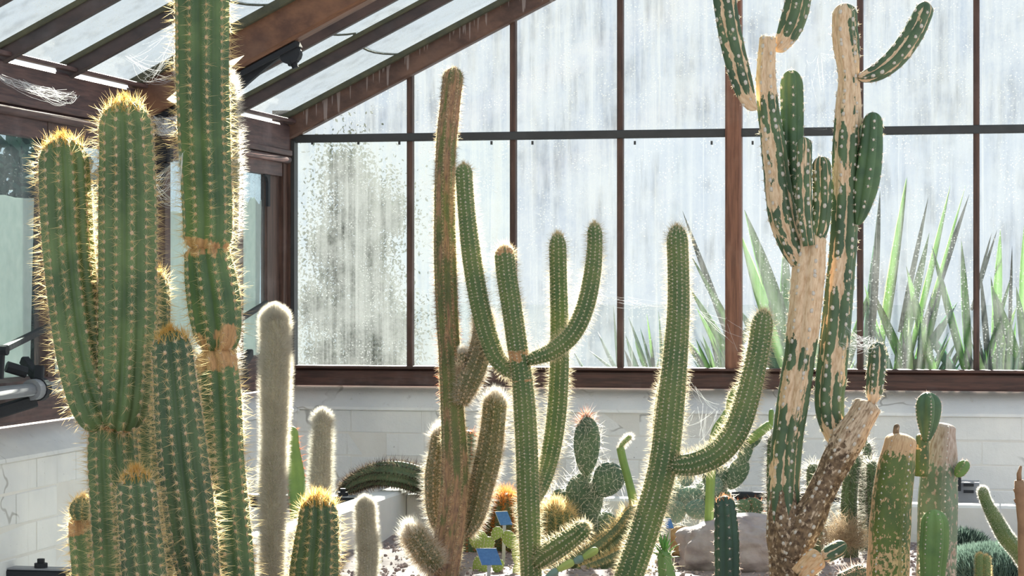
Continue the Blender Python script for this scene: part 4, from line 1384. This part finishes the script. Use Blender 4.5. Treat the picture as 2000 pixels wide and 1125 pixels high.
# ---- other things in the bed -----------------------------------------------------
pL = thing('flat_ribbed_cactus', 'pale green angular cactus with red spines behind the tall silver column', 'cactus', W(585, 1080, 8.2) * [1, 1, 0] + [0, 0, SOIL])
st = stem(pL, [(590, 1095, 20), (585, 1010, 20), (576, 930, 20), (570, 870, 15), (568, 832, 8)], 8.2, 3, .35, 'c_flat', to_soil=True, phase=1.35, per=8, scars=[(0, .45, .2)])
s, ph = areole_sites(st, .024)
spine_set(st, s, ph, 'red', 5, 3, .018, .03, .0007)
pL2 = thing('red_spined_cactus', 'cactus with bristling orange-red spines between the torch stem and its shaggy arm', 'cactus', W(915, 1060, 8.3) * [1, 1, 0] + [0, 0, SOIL])
st = stem(pL2, [(918, 1080, 26), (916, 980, 26), (914, 900, 22), (914, 840, 14)], 8.4, 12, .12, 'c_mid', to_soil=True)
s, ph = areole_sites(st, .015)
spine_set(st, s, ph, 'red', 8, 3, .014, .026, .0006)

pM = thing('reclining_cactus', 'reclining ribbed cactus lying over the corner of the white kerb', 'cactus', W(760, 940, 9.1))
st = stem(pM, [(668, 958, 9, .15), (690, 945, 17, .1), (730, 928, 22, .05), (775, 926, 26), (820, 938, 27), (870, 962, 26), (930, 985, 22)], 9.1, 10, .16, 'c_recl', scars=[(0, .25, .12)], cap=True)
s, ph = areole_sites(st, .012)
spine_set(st, s, ph, 'dark_spine', 6, 5, .014, .034, .0006, name='dark_spines')
fur(st, M['dry'], 3500, .022, .0006, .8, .1, .3, .4, name='brown_hair')


def barrel(label, px, py, D, rpx, n_r=16, mat='orange', group='orange barrel cacti'):
    t = thing('barrel_cactus', label, 'cactus', W(px, py, D) * [1, 1, 0] + [0, 0, SOIL], group)
    c = W(px, py, D)
    v = (c[2] - SOIL) * FPX / D
    st = stem(t, [(px, py + v + 4, rpx * .9), (px, py + v * .5, rpx), (px, py, rpx * .9), (px, py - rpx * .8, rpx * .6)], D, n_r, .14, 'c_mid', k_tip=.9, name='body')
    s, ph = areole_sites(st, .012)
    spine_set(st, s, ph, mat, 9, 6, .034, .044, .0007)
    crown(st, mat, 360, .05)
    return t


barrel('orange-spined barrel cactus between the shaggy arm and the slender green trunk', 985, 1002, 8.5, 50)
barrel('straw-spined barrel cactus right of the slender green trunk', 1084, 1020, 8.4, 46, mat='gold')

# recumbent golden cactus
pR = thing('recumbent_cactus', 'recumbent golden-spined cactus sprawling behind the leaning cactus foot', 'cactus', W(1150, 1110, 7.9) * [1, 1, 0] + [0, 0, SOIL])
for pts in ([(1075, 1125, 22), (1120, 1108, 26), (1170, 1080, 26), (1215, 1040, 24), (1250, 990, 15)],
            [(1130, 1125, 18, -.1), (1180, 1112, 24, -.12), (1225, 1090, 24, -.12), (1265, 1060, 20, -.1)]):
    st = stem(pR, pts, 8.05, 9, .2, 'c_recl')
    s, ph = areole_sites(st, .013)
    areoles(st, s, ph, .003, 'areole_w')
    spine_set(st, s, ph, 'gold', 9, 6, .018, .036, .0006)
# knobbly little creeping opuntia
pU = thing('creeping_cactus', 'thin knobbly bluish green creeping cactus under the slender cactus pup', 'cactus', W(1100, 1110, 7.4) * [1, 1, 0] + [0, 0, SOIL])
st = None
for i, (a, b) in enumerate((((1062, 1135), (1090, 1112)), ((1088, 1114), (1122, 1096)), ((1120, 1098), (1140, 1088)), ((1138, 1090), (1168, 1072)))):
    stem(pU, [(a[0], a[1], 5), ((a[0] + b[0]) / 2, (a[1] + b[1]) / 2, 8), (b[0], b[1], 6)], 7.3, 5, .15, 'c_pad_lime' if i % 2 else 'c_blue', name='joint', base_cap=True, per=4)
# thin stem with a bent woolly tip
pV = thing('thin_stem_cactus', 'thin upright yellow-green cactus stem with a bent woolly tip', 'cactus', W(1243, 1080, 8.2) * [1, 1, 0] + [0, 0, SOIL])
st = stem(pV, [(1246, 1060, 8), (1238, 985, 9), (1228, 940, 8), (1217, 900, 8), (1211, 872, 7)], 8.2, 6, .12, 'c_flat', to_soil=True, k_tip=.6, scars=[(.5, .62, .3)])
st = stem(pV, [(1211, 878, 4), (1216, 866, 5), (1226, 857, 5), (1233, 851, 4)], 8.2, 6, .1, 'c_flat', name='tip', per=4)
fur(st, 'white', 700, .016, .0004, 1, .1)
fur(st, 'red', 60, .012, .0004, 1, .1, name='tip_spines')

# ---- prickly pears -----------------------------------------------------------


def pad(par, px, py, hw, hh, D, ang=0.0, yaw=0.0, mat='c_pad', spine='white', nsp=3, ln=.052, thick=.28, step=.021, name='pad', sr=.0008):
    """flat egg-shaped joint; ang tilts it in its own plane, yaw turns it about the upright"""
    k = D / FPX
    a, b = hw * k, hh * k
    c = W(px, py, D)
    yw = yaw + TH
    ex = np.array([math.cos(yw), math.sin(yw), 0])
    ey = np.array([-math.sin(yw), math.cos(yw), 0])
    up = np.array([0, 0, 1.0])
    ax = ex * math.cos(ang) + up * math.sin(ang)
    az = -ex * math.sin(ang) + up * math.cos(ang)
    nu, nv = 22, 12
    V, uv = [], []
    for j in range(nv + 1):
        th = math.pi * j / nv
        for i in range(nu):
            ph = 2 * math.pi * i / nu
            zz = -math.cos(th)
            wdt = math.sin(th) * (1 + .16 * zz)
            # bluntly rounded rim, flat faces
            x = wdt * math.cos(ph)
            y = wdt * math.sin(ph)
            y = math.copysign(abs(y) ** .8, y) * thick
            V.append(c + ax * a * x + az * b * zz + ey * a * y)
            uv.append((i / nu * .2, j / nv * .2))
    F = []
    for j in range(nv):
        for i in range(nu):
            F.append((j * nu + i, j * nu + (i + 1) % nu, (j + 1) * nu + (i + 1) % nu, (j + 1) * nu + i))
    o = put(name, V, F, mat, par, True, np.array(uv), np.zeros(len(V)))
    # areoles in a diamond lattice on both faces, and along the rim
    P, Nn = [], []
    r = 0
    z = -b * .85
    while z < b:
        x = -a + (step / 2 if r % 2 else 0)
        while x < a:
            w = math.sqrt(max(0, 1 - (z / b) ** 2)) * (1 + .16 * z / b)
            if w > .05 and abs(x / a) < w * .97:
                q = math.sqrt(max(0, 1 - (x / a / w) ** 2))
                for sg in (-1, 1):
                    P.append(c + ax * x + az * z + ey * a * thick * sg * (w * q) ** .8)
                    nn = ey * sg + ax * .5 * (x / a) + az * .4 * (z / b)
                    Nn.append(nn / np.linalg.norm(nn))
            x += step
        z += step * .6
        r += 1
    for i in range(int(2 * math.pi * max(a, b) / step)):
        an = i * step / max(a, b)
        zz = math.sin(an)
        w = math.cos(an) * (1 + .16 * zz)
        P.append(c + ax * a * w + az * b * zz)
        nn = ax * math.cos(an) + az * math.sin(an)
        Nn.append(nn)
    P, Nn = np.array(P), np.array(Nn)
    n = len(P)
    sz = .0024
    Vv = P[:, None] + oct_[None] * sz
    put('areoles', Vv.reshape(-1, 3), (octF[None] + 6 * np.arange(n)[:, None, None]).reshape(-1, 3), 'areole_w', o, kind='stuff')
    if nsp:
        L = []
        for k_ in range(nsp):
            d = Nn * .6 + rng.normal(0, .55, (n, 3)) + np.array([0, 0, .05])
            L.append(spikes(P, d, ln * rng.uniform(.4, 1.2, n), sr))
        V2, F2 = cat(L)
        put('spines', V2, F2, spine, o, kind='stuff')
    return o


DOp = 8.5
pOp = thing('prickly_pear', 'grey-green prickly pear with long white spines left of the leaning cactus', 'cactus', W(1140, 1040, DOp) * [1, 1, 0] + [0, 0, SOIL], 'prickly pears')
pad(pOp, 1142, 975, 38, 52, DOp, .05, .2)
pad(pOp, 1146, 872, 26, 58, DOp - .02, -.03, -.2)
pad(pOp, 1187, 938, 31, 36, DOp - .05, -.55, .15)
pad(pOp, 1100, 985, 24, 32, DOp + .03, .4, .1)
pad(pOp, 1170, 1035, 40, 36, DOp + .05, .3, -.1)
pad(pOp, 1112, 1045, 34, 40, DOp + .06, -.3, .2)
st = stem(pOp, [(1140, 836, 8), (1144, 822, 8), (1145, 808, 5)], DOp, 6, .1, 'c_pad', name='bud', per=3)
s, ph = areole_sites(st, .008)
spine_set(st, s, ph, 'red', 4, 4, .02, .04, .0006)
spine_set(st, s, ph, 'pink_spine', 3, 3, .02, .05, .0005, name='long_spines')

DOq = 8.45
pOq = thing('jointed_prickly_pear', 'chain-jointed spiny prickly pear climbing behind the curved green arm', 'cactus', W(1410, 1030, DOq) * [1, 1, 0] + [0, 0, SOIL], 'prickly pears')
pad(pOq, 1405, 990, 30, 40, DOq, .2, .2, ln=.04)
pad(pOq, 1402, 935, 32, 26, DOq, .1, .3, ln=.04)
pad(pOq, 1440, 925, 20, 34, DOq, -.5, .2, ln=.03)
pad(pOq, 1455, 886, 13, 32, DOq, -.35, .1, ln=.03)
pad(pOq, 1474, 858, 12, 19, DOq, -.5, .1, ln=.022)
st = stem(pOq, [(1462, 864, 6), (1475, 852, 9), (1492, 838, 9), (1506, 828, 7)], DOq - .02, 7, .12, 'c_flat', name='joint', k_tip=.5)
s, ph = areole_sites(st, .014)
spine_set(st, s, ph, 'pale', 3, 1, .008, .014, .0005)
st = stem(pOq, [(1506, 832, 4), (1506, 815, 5), (1507, 799, 4)], DOq - .02, 6, .12, 'c_flat', name='joint', per=4)
pW = thing('whip_cactus', 'thin pale green whip-like stems rising behind the curved arm', 'cactus', W(1392, 1010, 8.0) * [1, 1, 0] + [0, 0, SOIL])
st = stem(pW, [(1385, 1000, 9), (1390, 900, 10), (1400, 845, 12), (1418, 815, 11), (1426, 798, 9)], 8.0, 7, .12, 'c_flat', to_soil=True)
st = stem(pW, [(1423, 802, 6), (1430, 780, 10), (1440, 762, 10), (1452, 750, 8)], 8.0, 7, .12, 'c_flat', name='joint')
s, ph = areole_sites(st, .012)
spine_set(st, s, ph, 'pale', 5, 2, .012, .02, .0005)

# blue-green spiny clump of low pads
pBl = thing('blue_prickly_pear', 'low blue-green prickly pear clump under a thatch of white spines', 'cactus', W(1345, 1020, 8.5) * [1, 1, 0] + [0, 0, SOIL], 'prickly pears')
for (x, y, hw, hh, a) in ((1322, 962, 24, 30, .3), (1350, 975, 28, 24, -.2), (1378, 965, 24, 28, -.5), (1340, 930, 18, 20, .1), (1395, 950, 22, 18, .6), (1300, 975, 18, 22, .8), (1365, 995, 30, 20, 0), (1318, 1000, 24, 22, .2)):
    pad(pBl, x, y, hw, hh, 8.5 + random.uniform(-.08, .08), a, random.uniform(-.5, .5), 'c_blue', 'silver', 5, .042, sr=.0005)
pB2 = thing('low_pad_cactus', 'low spiny green pad cactus on the gravel behind the boulder', 'cactus', W(1460, 1005, 8.6) * [1, 1, 0] + [0, 0, SOIL], 'prickly pears')
for (x, y, hw, hh, a) in ((1448, 992, 20, 16, .4), (1472, 990, 20, 18, -.3), (1460, 1010, 26, 18, 0)):
    pad(pB2, x, y, hw, hh, 8.6, a, random.uniform(-.4, .4), 'c_pad', 'red', 4, .02, sr=.0005)

# lime pads with blue labels
pLm = thing('lime_prickly_pear', 'small lime-green jointed pad cactus beside the blue label', 'cactus', W(960, 1120, 7.75) * [1, 1, 0] + [0, 0, SOIL], 'prickly pears')
for (x, y, hw, hh, a) in ((936, 1056, 18, 20, .6), (951, 1063, 13, 16, -.9), (970, 1042, 11, 14, -.6), (996, 1055, 14, 20, .6), (1010, 1085, 10, 24, .1), (932, 1108, 9, 22, -.1), (945, 1110, 7, 20, .3), (972, 1105, 12, 14, -.3), (1010, 1118, 9, 18, 0)):
    pad(pLm, x, y, hw, hh, 7.8, a, random.uniform(-.3, .3), 'c_pad_lime', 'pale', 0, thick=.3, step=.014)


def label_sign(label, c, hw, hh, D, roll, foot):
    t = thing('plant_label', label, 'plant label', W(foot[0], foot[1], D) * [1, 1, 0] + [0, 0, SOIL], 'blue plant labels')
    cr, sr = math.cos(roll), math.sin(roll)
    cs = [(-hw - hh * .35, hh), (hw - hh * .35, hh), (hw + hh * .35, -hh), (-hw + hh * .35, -hh)]
    P = [W(c[0] + x * cr - y * sr, c[1] - (x * sr + y * cr), D + (0.02 if y > 0 else -0.02)) for x, y in cs]
    nrm = np.cross(P[1] - P[0], P[3] - P[0])
    nrm /= np.linalg.norm(nrm)
    put('plate', *prismVF(P, nrm * .0025), 'label_blue', t)
    put('rim', *tubeVF([P[3], P[0], P[1]], .0012, 6), 'label_peg', t)
    e = W(foot[0], foot[1], D)
    e[2] = SOIL - .02
    a = (P[0] + P[1] + P[2] + P[3]) / 4 + np.array([0, .012, -.004])
    put('peg', *beamVF(e + np.array([0, .01, 0]), a, .012, .004, (0, 1, 0)), 'label_peg', t)


label_sign('blue plant label with white splashes at the foot of the torch cactus', (955, 1087), 20, 16, 7.55, 0.0, (952, 1125))
label_sign('small blue plant label in front of the orange barrel cactus', (984, 1012), 12, 13, 8.1, 0.05, (982, 1078))
label_sign('tiny dark blue plant label beside the brown stone', (1305, 1022), 8, 9, 8.0, 0.0, (1306, 1060))

# dark green six-ribbed cactus and the leafy succulent
pDk = thing('dark_ribbed_cactus', 'short dark green cactus with few deep ribs in front of the boulder', 'cactus', W(1420, 1150, 7.2) * [1, 1, 0] + [0, 0, SOIL])
st = stem(pDk, [(1422, 1170, 25), (1421, 1110, 25), (1420, 1050, 25), (1418, 1005, 22), (1414, 968, 15)], 7.2, 7, .22, 'c_dark', to_soil=True, bumps=.10, phase=.1)
s, ph = areole_sites(st, .034, .01, .01, .05)
areoles(st, s, ph, .003, 'areole_w')
spine_set(st, s, ph, 'pink_spine', 5, 2, .010, .014, .0006)
crown(st, 'red', 40, .018, .0007)
pSu = thing('leafy_succulent', 'bright green succulent with a rosette of narrow leaves at its tip', 'succulent', W(1298, 1150, 7.15) * [1, 1, 0] + [0, 0, SOIL])
st = stem(pSu, [(1306, 1160, 17), (1302, 1120, 18), (1298, 1092, 15), (1296, 1072, 9)], 7.15, 6, .14, 'c_bright', to_soil=True)
s, ph = areole_sites(st, .02)
areoles(st, s, ph, .003, 'areole_w')
spine_set(st, s[::2], ph[::2], 'pale', 2, 1, .03, .04, .0006)


def blade(p0, p1, w, bend, side, thick=.12, n=8, fold=.22):
    """pointed leaf from p0 to p1 with a closed lens section; bend = sag vector at mid-length, side = width direction"""
    p0, p1, bend, side = (np.asarray(x, float) for x in (p0, p1, bend, side))
    t = (p1 - p0) / np.linalg.norm(p1 - p0)
    side = side - t * (side @ t)
    side /= np.linalg.norm(side)
    nn = np.cross(t, side)
    V, F = [], []
    for i in range(n):
        f = i / (n - 1)
        c = p0 + (p1 - p0) * f + bend * 4 * f * (1 - f)
        ww = w / 2 * (0.62 + 1.2 * f - 1.82 * f ** 2.2) if f < 1 else 0
        ww = max(ww, w * .01)
        V += [c - side * ww + nn * ww * fold, c + nn * ww * thick, c + side * ww + nn * ww * fold, c - nn * ww * thick]
    for i in range(n - 1):
        for k in range(4):
            F.append((i * 4 + k, i * 4 + (k + 1) % 4, (i + 1) * 4 + (k + 1) % 4, (i + 1) * 4 + k))
    F += [(3, 2, 1, 0), tuple(4 * (n - 1) + k for k in range(4))]
    return V, F


tip = W(1297, 1076, 7.15)
for k in range(22):
    an = k * 2.4
    f = k / 22
    el = .25 + 1.1 * f
    d = np.array([math.cos(an) * math.cos(el), math.sin(an) * math.cos(el), math.sin(el)])
    p = tip + np.array([0, 0, -.03 + .035 * f]) + d * .008
    put('leaf', *blade(p, p + d * (.045 + .01 * math.sin(k)), .011, (0, 0, .004), np.cross(d, (0, 0, 1.0)), .4, 6, .05), 'succ', pSu, True)


# ---- boulders ------------------------------------------------------------------
def rock(name, label, cx, cy, D, rx, ry, rz, mat, seed, sink=.35):
    c = W(cx, cy, D)
    c[2] = SOIL
    t = bpy.data.meshes.new(name)
    import bmesh
    bm = bmesh.new()
    bmesh.ops.create_icosphere(bm, subdivisions=5, radius=1)
    for v in bm.verts:
        p = v.co.copy()
        n1 = mnoise.noise(p * 1.3 + Vector((seed, 0, 0)))
        n2 = mnoise.noise(p * 4 + Vector((0, seed, 0)))
        n3 = mnoise.noise(p * 11 + Vector((0, 0, seed)))
        q = p * (1 + .22 * n1 + .10 * n2 + .045 * n3)
        q.z = math.copysign(min(abs(q.z), .72 + .25 * abs(q.z)), q.z)
        v.co = Vector((q.x * rx, q.y * ry, q.z * rz))
    for f in bm.faces:
        f.smooth = True
    bm.to_mesh(t)
    bm.free()
    t.materials.append(M[mat])
    o = bpy.data.objects.new(name, t)
    COL.objects.link(o)
    o.location = (c[0], c[1], SOIL + rz * sink)
    ORG[o.name] = np.array(o.location)
    return tag(o, label, 'rock')


rock('boulder', 'large grey boulder behind the short dark ribbed cactus', 1450, 1085, 7.95, .215, .17, .125, 'rock', 3.3, .45)
rock('stone', 'brown stone beside the blue-green prickly pear', 1328, 1040, 8.2, .05, .05, .06, 'rock_brown', 5.1, .9)
rock('stone', 'reddish stone under the white-spined thatch', 1378, 1030, 8.35, .07, .05, .06, 'rock_brown', 8.7, .5)
rock('pebble', 'small tan pebble at the foot of the torch cactus', 800, 1112, 7.45, .02, .02, .016, 'rock_brown', 2.2, .5)

# ---- dark hairy background clump ------------------------------------------------
for lab, pts, D in (('dark hairy column cactus just left of the scarred trunk', [(1508, 1010, 10), (1508, 930, 11), (1509, 880, 11), (1511, 850, 8)], 8.3),
                    ('dark hairy column cactus behind the corky leaning trunk', [(1690, 1060, 15), (1692, 960, 15), (1690, 900, 14), (1686, 860, 9)], 8.4),
                    ('bluish hairy column cactus right behind the corky trunk fork', [(1660, 1060, 16), (1658, 980, 16), (1664, 920, 15), (1672, 886, 9)], 8.2),
                    ('short dark hairy column cactus between the two scarred trunks', [(1592, 1060, 15), (1590, 980, 15), (1588, 930, 13), (1588, 905, 8)], 8.3),
                    ('dark hairy column cactus next to the broad scabby column', [(1712, 1070, 14), (1708, 990, 14), (1704, 930, 12), (1703, 900, 8)], 8.1)):
    t = thing('hairy_column_cactus', lab, 'cactus', W(pts[0][0], pts[0][1], D) * [1, 1, 0] + [0, 0, SOIL], 'dark hairy column cacti')
    st = stem(t, pts, D, 9, .14, 'c_mid', to_soil=True)
    fur(st, 'silver', 900, .045, .0004, 1.0, .15, .1, .4, curl=.2)
    s, ph = areole_sites(st, .014)
    spine_set(st, s, ph, 'dark_spine', 4, 2, .02, .045, .0004, name='spines')
# dry grass ball
c = W(1648, 1040, 8.0)
c[2] = SOIL + .07
n = 1500
d = rng.normal(size=(n, 3))
d /= np.linalg.norm(d, axis=1)[:, None]
d[:, 2] = np.abs(d[:, 2]) * .9
P = c + d * rng.uniform(.2, 1, n)[:, None] * np.array([.09, .08, .11])
V, F = bent_hairs(P, rng.normal(size=(n, 3)) + d * .6, rng.normal(size=(n, 3)) + d * .3, rng.uniform(.04, .09, n), .0007)
tag(put('dry_grass', V, F, 'dry'), 'ball of dry tangled grass behind the corky leaning trunk', 'dry grass', kind='stuff')
pSm = thing('small_spiny_cactus', 'tiny dark spiny cactus at the bottom between trunk and scabby column', 'cactus', W(1690, 1125, 7.4) * [1, 1, 0] + [0, 0, SOIL])
st = stem(pSm, [(1640, 1135, 14), (1668, 1125, 17), (1694, 1112, 15)], 7.4, 9, .14, 'c_dark')
s, ph = areole_sites(st, .012)
spine_set(st, s, ph, 'pink_spine', 6, 2, .02, .04, .0005)

# ---- long white pointed sliver caught behind the tower ---------------------------
P = [W(x, y, 5.935) for x, y in ((325, 194), (345, 177), (400, 143), (452, 117), (477, 108), (456, 128), (430, 150), (395, 170), (350, 212), (341, 203))]
nn = np.cross(P[2] - P[0], P[6] - P[0])
nn /= np.linalg.norm(nn)
tag(put('pale_sliver', *prismVF(P, nn * .003), 'white'), 'long pale pointed sliver caught behind the tall tower cactus', 'sliver')

# ================================================================== OUTSIDE
og = tag(put('ground', *boxVF((-60, YG + 0.3, 0.55), (60, 120, 0.62)), 'ground'), 'pale ground outside beyond the gable', 'ground', kind='structure')
og2 = tag(put('ground', *boxVF((-60, -6, 0.2), (XL - 0.3, YG + 0.3, 0.28)), 'ground'), 'pale ground outside beyond the side windows', 'ground', kind='structure')
YO = 10.9


def agave(label, base_px, leaves, Y=YO, extra=0, spread=60, hgt=150, seed=0):
    """rosette; leaves: (base x, base y, tip x, tip y, width px, material)"""
    r_ = random.Random(seed)
    b = onG(base_px, 790, Y)
    b[2] = .62
    t = thing('agave', label, 'agave', b, 'spiky plants outside the gable')
    k = Y / FPX
    for i, (bx, by, tx, ty, w, m_) in enumerate(leaves):
        p0 = onG(bx, by, Y + r_.uniform(-.05, .05))
        p1 = onG(tx, ty, Y + r_.uniform(-.22, .22))
        dirn = p0 - p1
        root = p0 + dirn / max(.2, np.linalg.norm(dirn)) * .12
        f = max(0.0, min(1.0, (root[2] - .62) / 1.0))
        put('leaf', *blade(root, p1, w * k * 1.05, (0, r_.uniform(-.04, .04), 0), (math.cos(r_.uniform(-.6, .6)), math.sin(r_.uniform(-.6, .6)), 0)), m_, t, True)
    for i in range(extra):
        bx = base_px + r_.uniform(-.35, .35) * spread
        a = r_.uniform(-1, 1)
        tx = base_px + a * spread * 1.5
        ty = 735 - hgt * r_.uniform(.35, 1) * (1 - .4 * abs(a))
        yy = Y + r_.uniform(-.25, .25)
        p0, p1 = onG(bx, 790, yy), onG(tx, ty, yy + r_.uniform(-.2, .2))
        p0[2] = .7
        put('leaf', *blade(p0, p1, r_.uniform(14, 26) * k, (0, 0, .03), (math.cos(r_.uniform(-1, 1)), math.sin(r_.uniform(-1, 1)), 0)), r_.choice(['agave', 'agave_blue', 'agave_blue', 'agave_pale', 'agave_dark']), t, True)


A, AP, AD, AB_ = 'agave', 'agave_pale', 'agave_dark', 'agave_blue'
agave('small spiky plant outside under the middle panes', 1270,
      [(1262, 720, 1227, 618, 9, AB_), (1270, 720, 1250, 640, 9, AB_), (1275, 720, 1263, 612, 7, AP), (1290, 720, 1286, 606, 9, AB_), (1290, 720, 1300, 640, 9, A),
       (1245, 720, 1222, 655, 12, AB_), (1262, 720, 1240, 665, 14, A), (1300, 720, 1310, 600, 10, A), (1310, 720, 1330, 640, 12, AB_)], extra=8, spread=34, hgt=100, seed=1)
agave('sparse blue-green leaves outside left of the second mullion', 1196,
      [(1205, 720, 1168, 648, 10, AB_), (1200, 722, 1150, 684, 8, AB_), (1208, 720, 1198, 595, 7, AB_), (1140, 722, 1118, 682, 7, AB_)], seed=2)
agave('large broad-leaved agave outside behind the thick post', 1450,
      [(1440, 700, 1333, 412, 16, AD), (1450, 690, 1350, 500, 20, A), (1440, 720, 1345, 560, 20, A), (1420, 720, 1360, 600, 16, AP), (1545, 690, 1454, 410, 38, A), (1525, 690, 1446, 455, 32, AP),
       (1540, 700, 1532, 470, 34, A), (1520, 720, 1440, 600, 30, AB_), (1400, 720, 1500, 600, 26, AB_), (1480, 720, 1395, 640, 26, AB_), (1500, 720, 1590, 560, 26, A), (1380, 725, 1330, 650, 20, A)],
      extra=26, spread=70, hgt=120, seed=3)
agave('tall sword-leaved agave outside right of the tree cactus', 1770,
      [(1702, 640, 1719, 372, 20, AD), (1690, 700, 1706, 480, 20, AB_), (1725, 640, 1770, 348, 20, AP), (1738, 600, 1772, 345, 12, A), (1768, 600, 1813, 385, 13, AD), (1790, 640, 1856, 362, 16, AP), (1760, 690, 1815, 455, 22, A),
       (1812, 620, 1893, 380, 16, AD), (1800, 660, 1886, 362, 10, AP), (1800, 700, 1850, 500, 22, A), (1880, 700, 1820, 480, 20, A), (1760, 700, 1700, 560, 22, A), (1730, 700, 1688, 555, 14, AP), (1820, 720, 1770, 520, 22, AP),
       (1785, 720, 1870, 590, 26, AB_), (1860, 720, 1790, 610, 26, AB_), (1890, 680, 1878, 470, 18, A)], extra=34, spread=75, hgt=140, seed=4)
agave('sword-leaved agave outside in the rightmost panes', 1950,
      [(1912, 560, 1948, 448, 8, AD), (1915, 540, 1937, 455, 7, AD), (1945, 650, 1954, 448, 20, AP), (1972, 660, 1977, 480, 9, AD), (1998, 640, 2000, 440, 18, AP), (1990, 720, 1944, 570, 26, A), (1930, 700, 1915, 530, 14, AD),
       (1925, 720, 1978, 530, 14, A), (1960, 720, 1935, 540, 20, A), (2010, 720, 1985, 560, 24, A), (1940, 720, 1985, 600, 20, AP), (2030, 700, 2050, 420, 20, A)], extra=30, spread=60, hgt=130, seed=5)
agave('low spiky leaves outside beneath the thick post and tree cactus', 1620,
      [(1600, 720, 1570, 560, 26, A), (1630, 720, 1640, 540, 24, AP), (1650, 720, 1700, 560, 20, A)], extra=22, spread=60, hgt=120, seed=6)


def leafcloud(blobs, n, size, seed, soft=False):
    r = np.random.default_rng(seed)
    Vs = []
    for (c, rad) in blobs:
        k = int(n / len(blobs))
        d = r.normal(size=(k, 3))
        d /= np.linalg.norm(d, axis=1)[:, None]
        q = np.abs(r.normal(0, .75, k)) if soft else r.random(k) ** .4
        p = np.asarray(c) + d * np.asarray(rad) * q[:, None]
        a = r.normal(size=(k, 3))
        a /= np.linalg.norm(a, axis=1)[:, None]
        b = np.cross(a, r.normal(size=(k, 3)))
        b /= np.linalg.norm(b, axis=1)[:, None]
        sz = size * r.uniform(.6, 1.4, k)[:, None]
        Vs.append(np.stack([p - a * sz, p + b * sz * .5, p + a * sz, p - b * sz * .5], 1).reshape(-1, 3))
    V = np.vstack(Vs)
    return V, np.arange(len(V)).reshape(-1, 4)


tb = onG(690, 800, 14.0)
tb[2] = .6
tree = thing('evergreen_shrub', 'dark evergreen shrub outside seen through the leftmost gable pane', 'shrub', tb)
V, F = leafcloud([(W(700, y, 14.6) + np.array([x, 0, 0]), (.17, .25, .2)) for x, y in ((-.05, 430), (.05, 480), (-.08, 540), (.1, 560), (-.1, 620), (.1, 640), (0, 690), (-.22, 700), (.22, 720), (0, 760), (.0, 380), (-.2, 480), (-.28, 600), (.24, 640), (.2, 420), (-.1, 330))], 46000, .013, 3, True)
put('foliage', V, F, 'foliage', tree, kind='stuff')
put('trunk', *tubeVF([tb, W(698, 640, 14.6), W(700, 480, 14.6)], [.05, .04, .015], 8), 'dead', tree, True)

hd = thing('hedge', 'dark evergreen hedge outside the side windows', 'hedge', (XL - 2.2, 8, .28))
V, F = leafcloud([((XL - 2.2, y, z), (.45, .7, .6)) for y in np.arange(7.5, 13, .8) for z in (.7, 1.25, 1.8)], 20000, .06, 5)
put('foliage', V, F, 'hedge', hd, kind='stuff')
put('inner_branches', *boxVF((XL - 2.35, 7.2, .25), (XL - 2.05, 13, 2.0)), 'hedge', hd)

# ================================================================== COBWEBS


def strand(a, b, sag=.01, r=.00035):
    a, b = np.asarray(a), np.asarray(b)
    pts = [a + (b - a) * f + np.array([0, 0, -sag * 4 * f * (1 - f)]) for f in np.linspace(0, 1, 6)]
    V, F = tubeVF(pts, r, 3)
    return V, [f for i, f in enumerate(F[:-2]) if i % 3 != 2]


def web(label, anchors, D, n, seed, r=.0003):
    """loose tangle of silk between anchor pixels"""
    rr = random.Random(seed)
    L = []
    for i in range(n):
        (a, b) = rr.sample(anchors, 2)
        f = rr.uniform(.0, 1)
        p = W(a[0] + rr.uniform(-6, 6), a[1] + rr.uniform(-6, 6), D + rr.uniform(-.1, .1))
        q = W(b[0] + rr.uniform(-8, 8), b[1] + rr.uniform(-8, 8), D + rr.uniform(-.1, .1))
        e = p + (q - p) * rr.uniform(.5, 1)
        L.append(strand(p, e, rr.uniform(0, .02), r))
    V, F = join(*L)
    return tag(put('cobweb', V, F, 'web', kind='stuff'), label, 'cobweb', 'cobwebs', 'stuff')


web('cobweb ball behind the tower cactus under the rafter', [(300, 230), (350, 225), (325, 260), (305, 255), (345, 255), (325, 235)], 8.42, 200, 1)
web('cobweb on the eaves beam at upper left', [(0, 150), (60, 170), (100, 175), (130, 200), (40, 160), (150, 185)], 6.9, 70, 2)
web('cobweb strands between the rafter and the tower cactus', [(280, 160), (340, 60), (345, 150), (300, 150), (250, 110), (330, 110)], 8.3, 46, 3, .00028)
web('fine cobweb between the slender and the leaning cactus', [(1165, 590), (1320, 600), (1180, 575), (1300, 590), (1225, 585)], 7.5, 22, 4, .00025)
web('cobweb between the thick post and the leaning arm', [(1420, 620), (1480, 660), (1445, 690), (1370, 610), (1465, 715)], 9.93, 14, 5, .00035)
web('cobweb between the scarred trunk and the small topped branch', [(1655, 640), (1700, 660), (1690, 680), (1640, 670), (1712, 672)], 7.3, 60, 6, .00025)
web('cobweb hanging between the leaning cactus and its arm', [(1345, 740), (1400, 800), (1370, 860), (1340, 830), (1420, 812), (1375, 790)], 7.4, 26, 7, .00025)
web('cobweb between the forked cactus and the tower cactus', [(295, 350), (352, 340), (345, 400), (300, 380), (355, 300)], 5.75, 60, 8, .00025)
web('cobweb stretched across the tree cactus branches', [(1600, 110), (1640, 180), (1560, 240), (1620, 250), (1575, 120), (1640, 100)], 7.4, 30, 9, .00012)
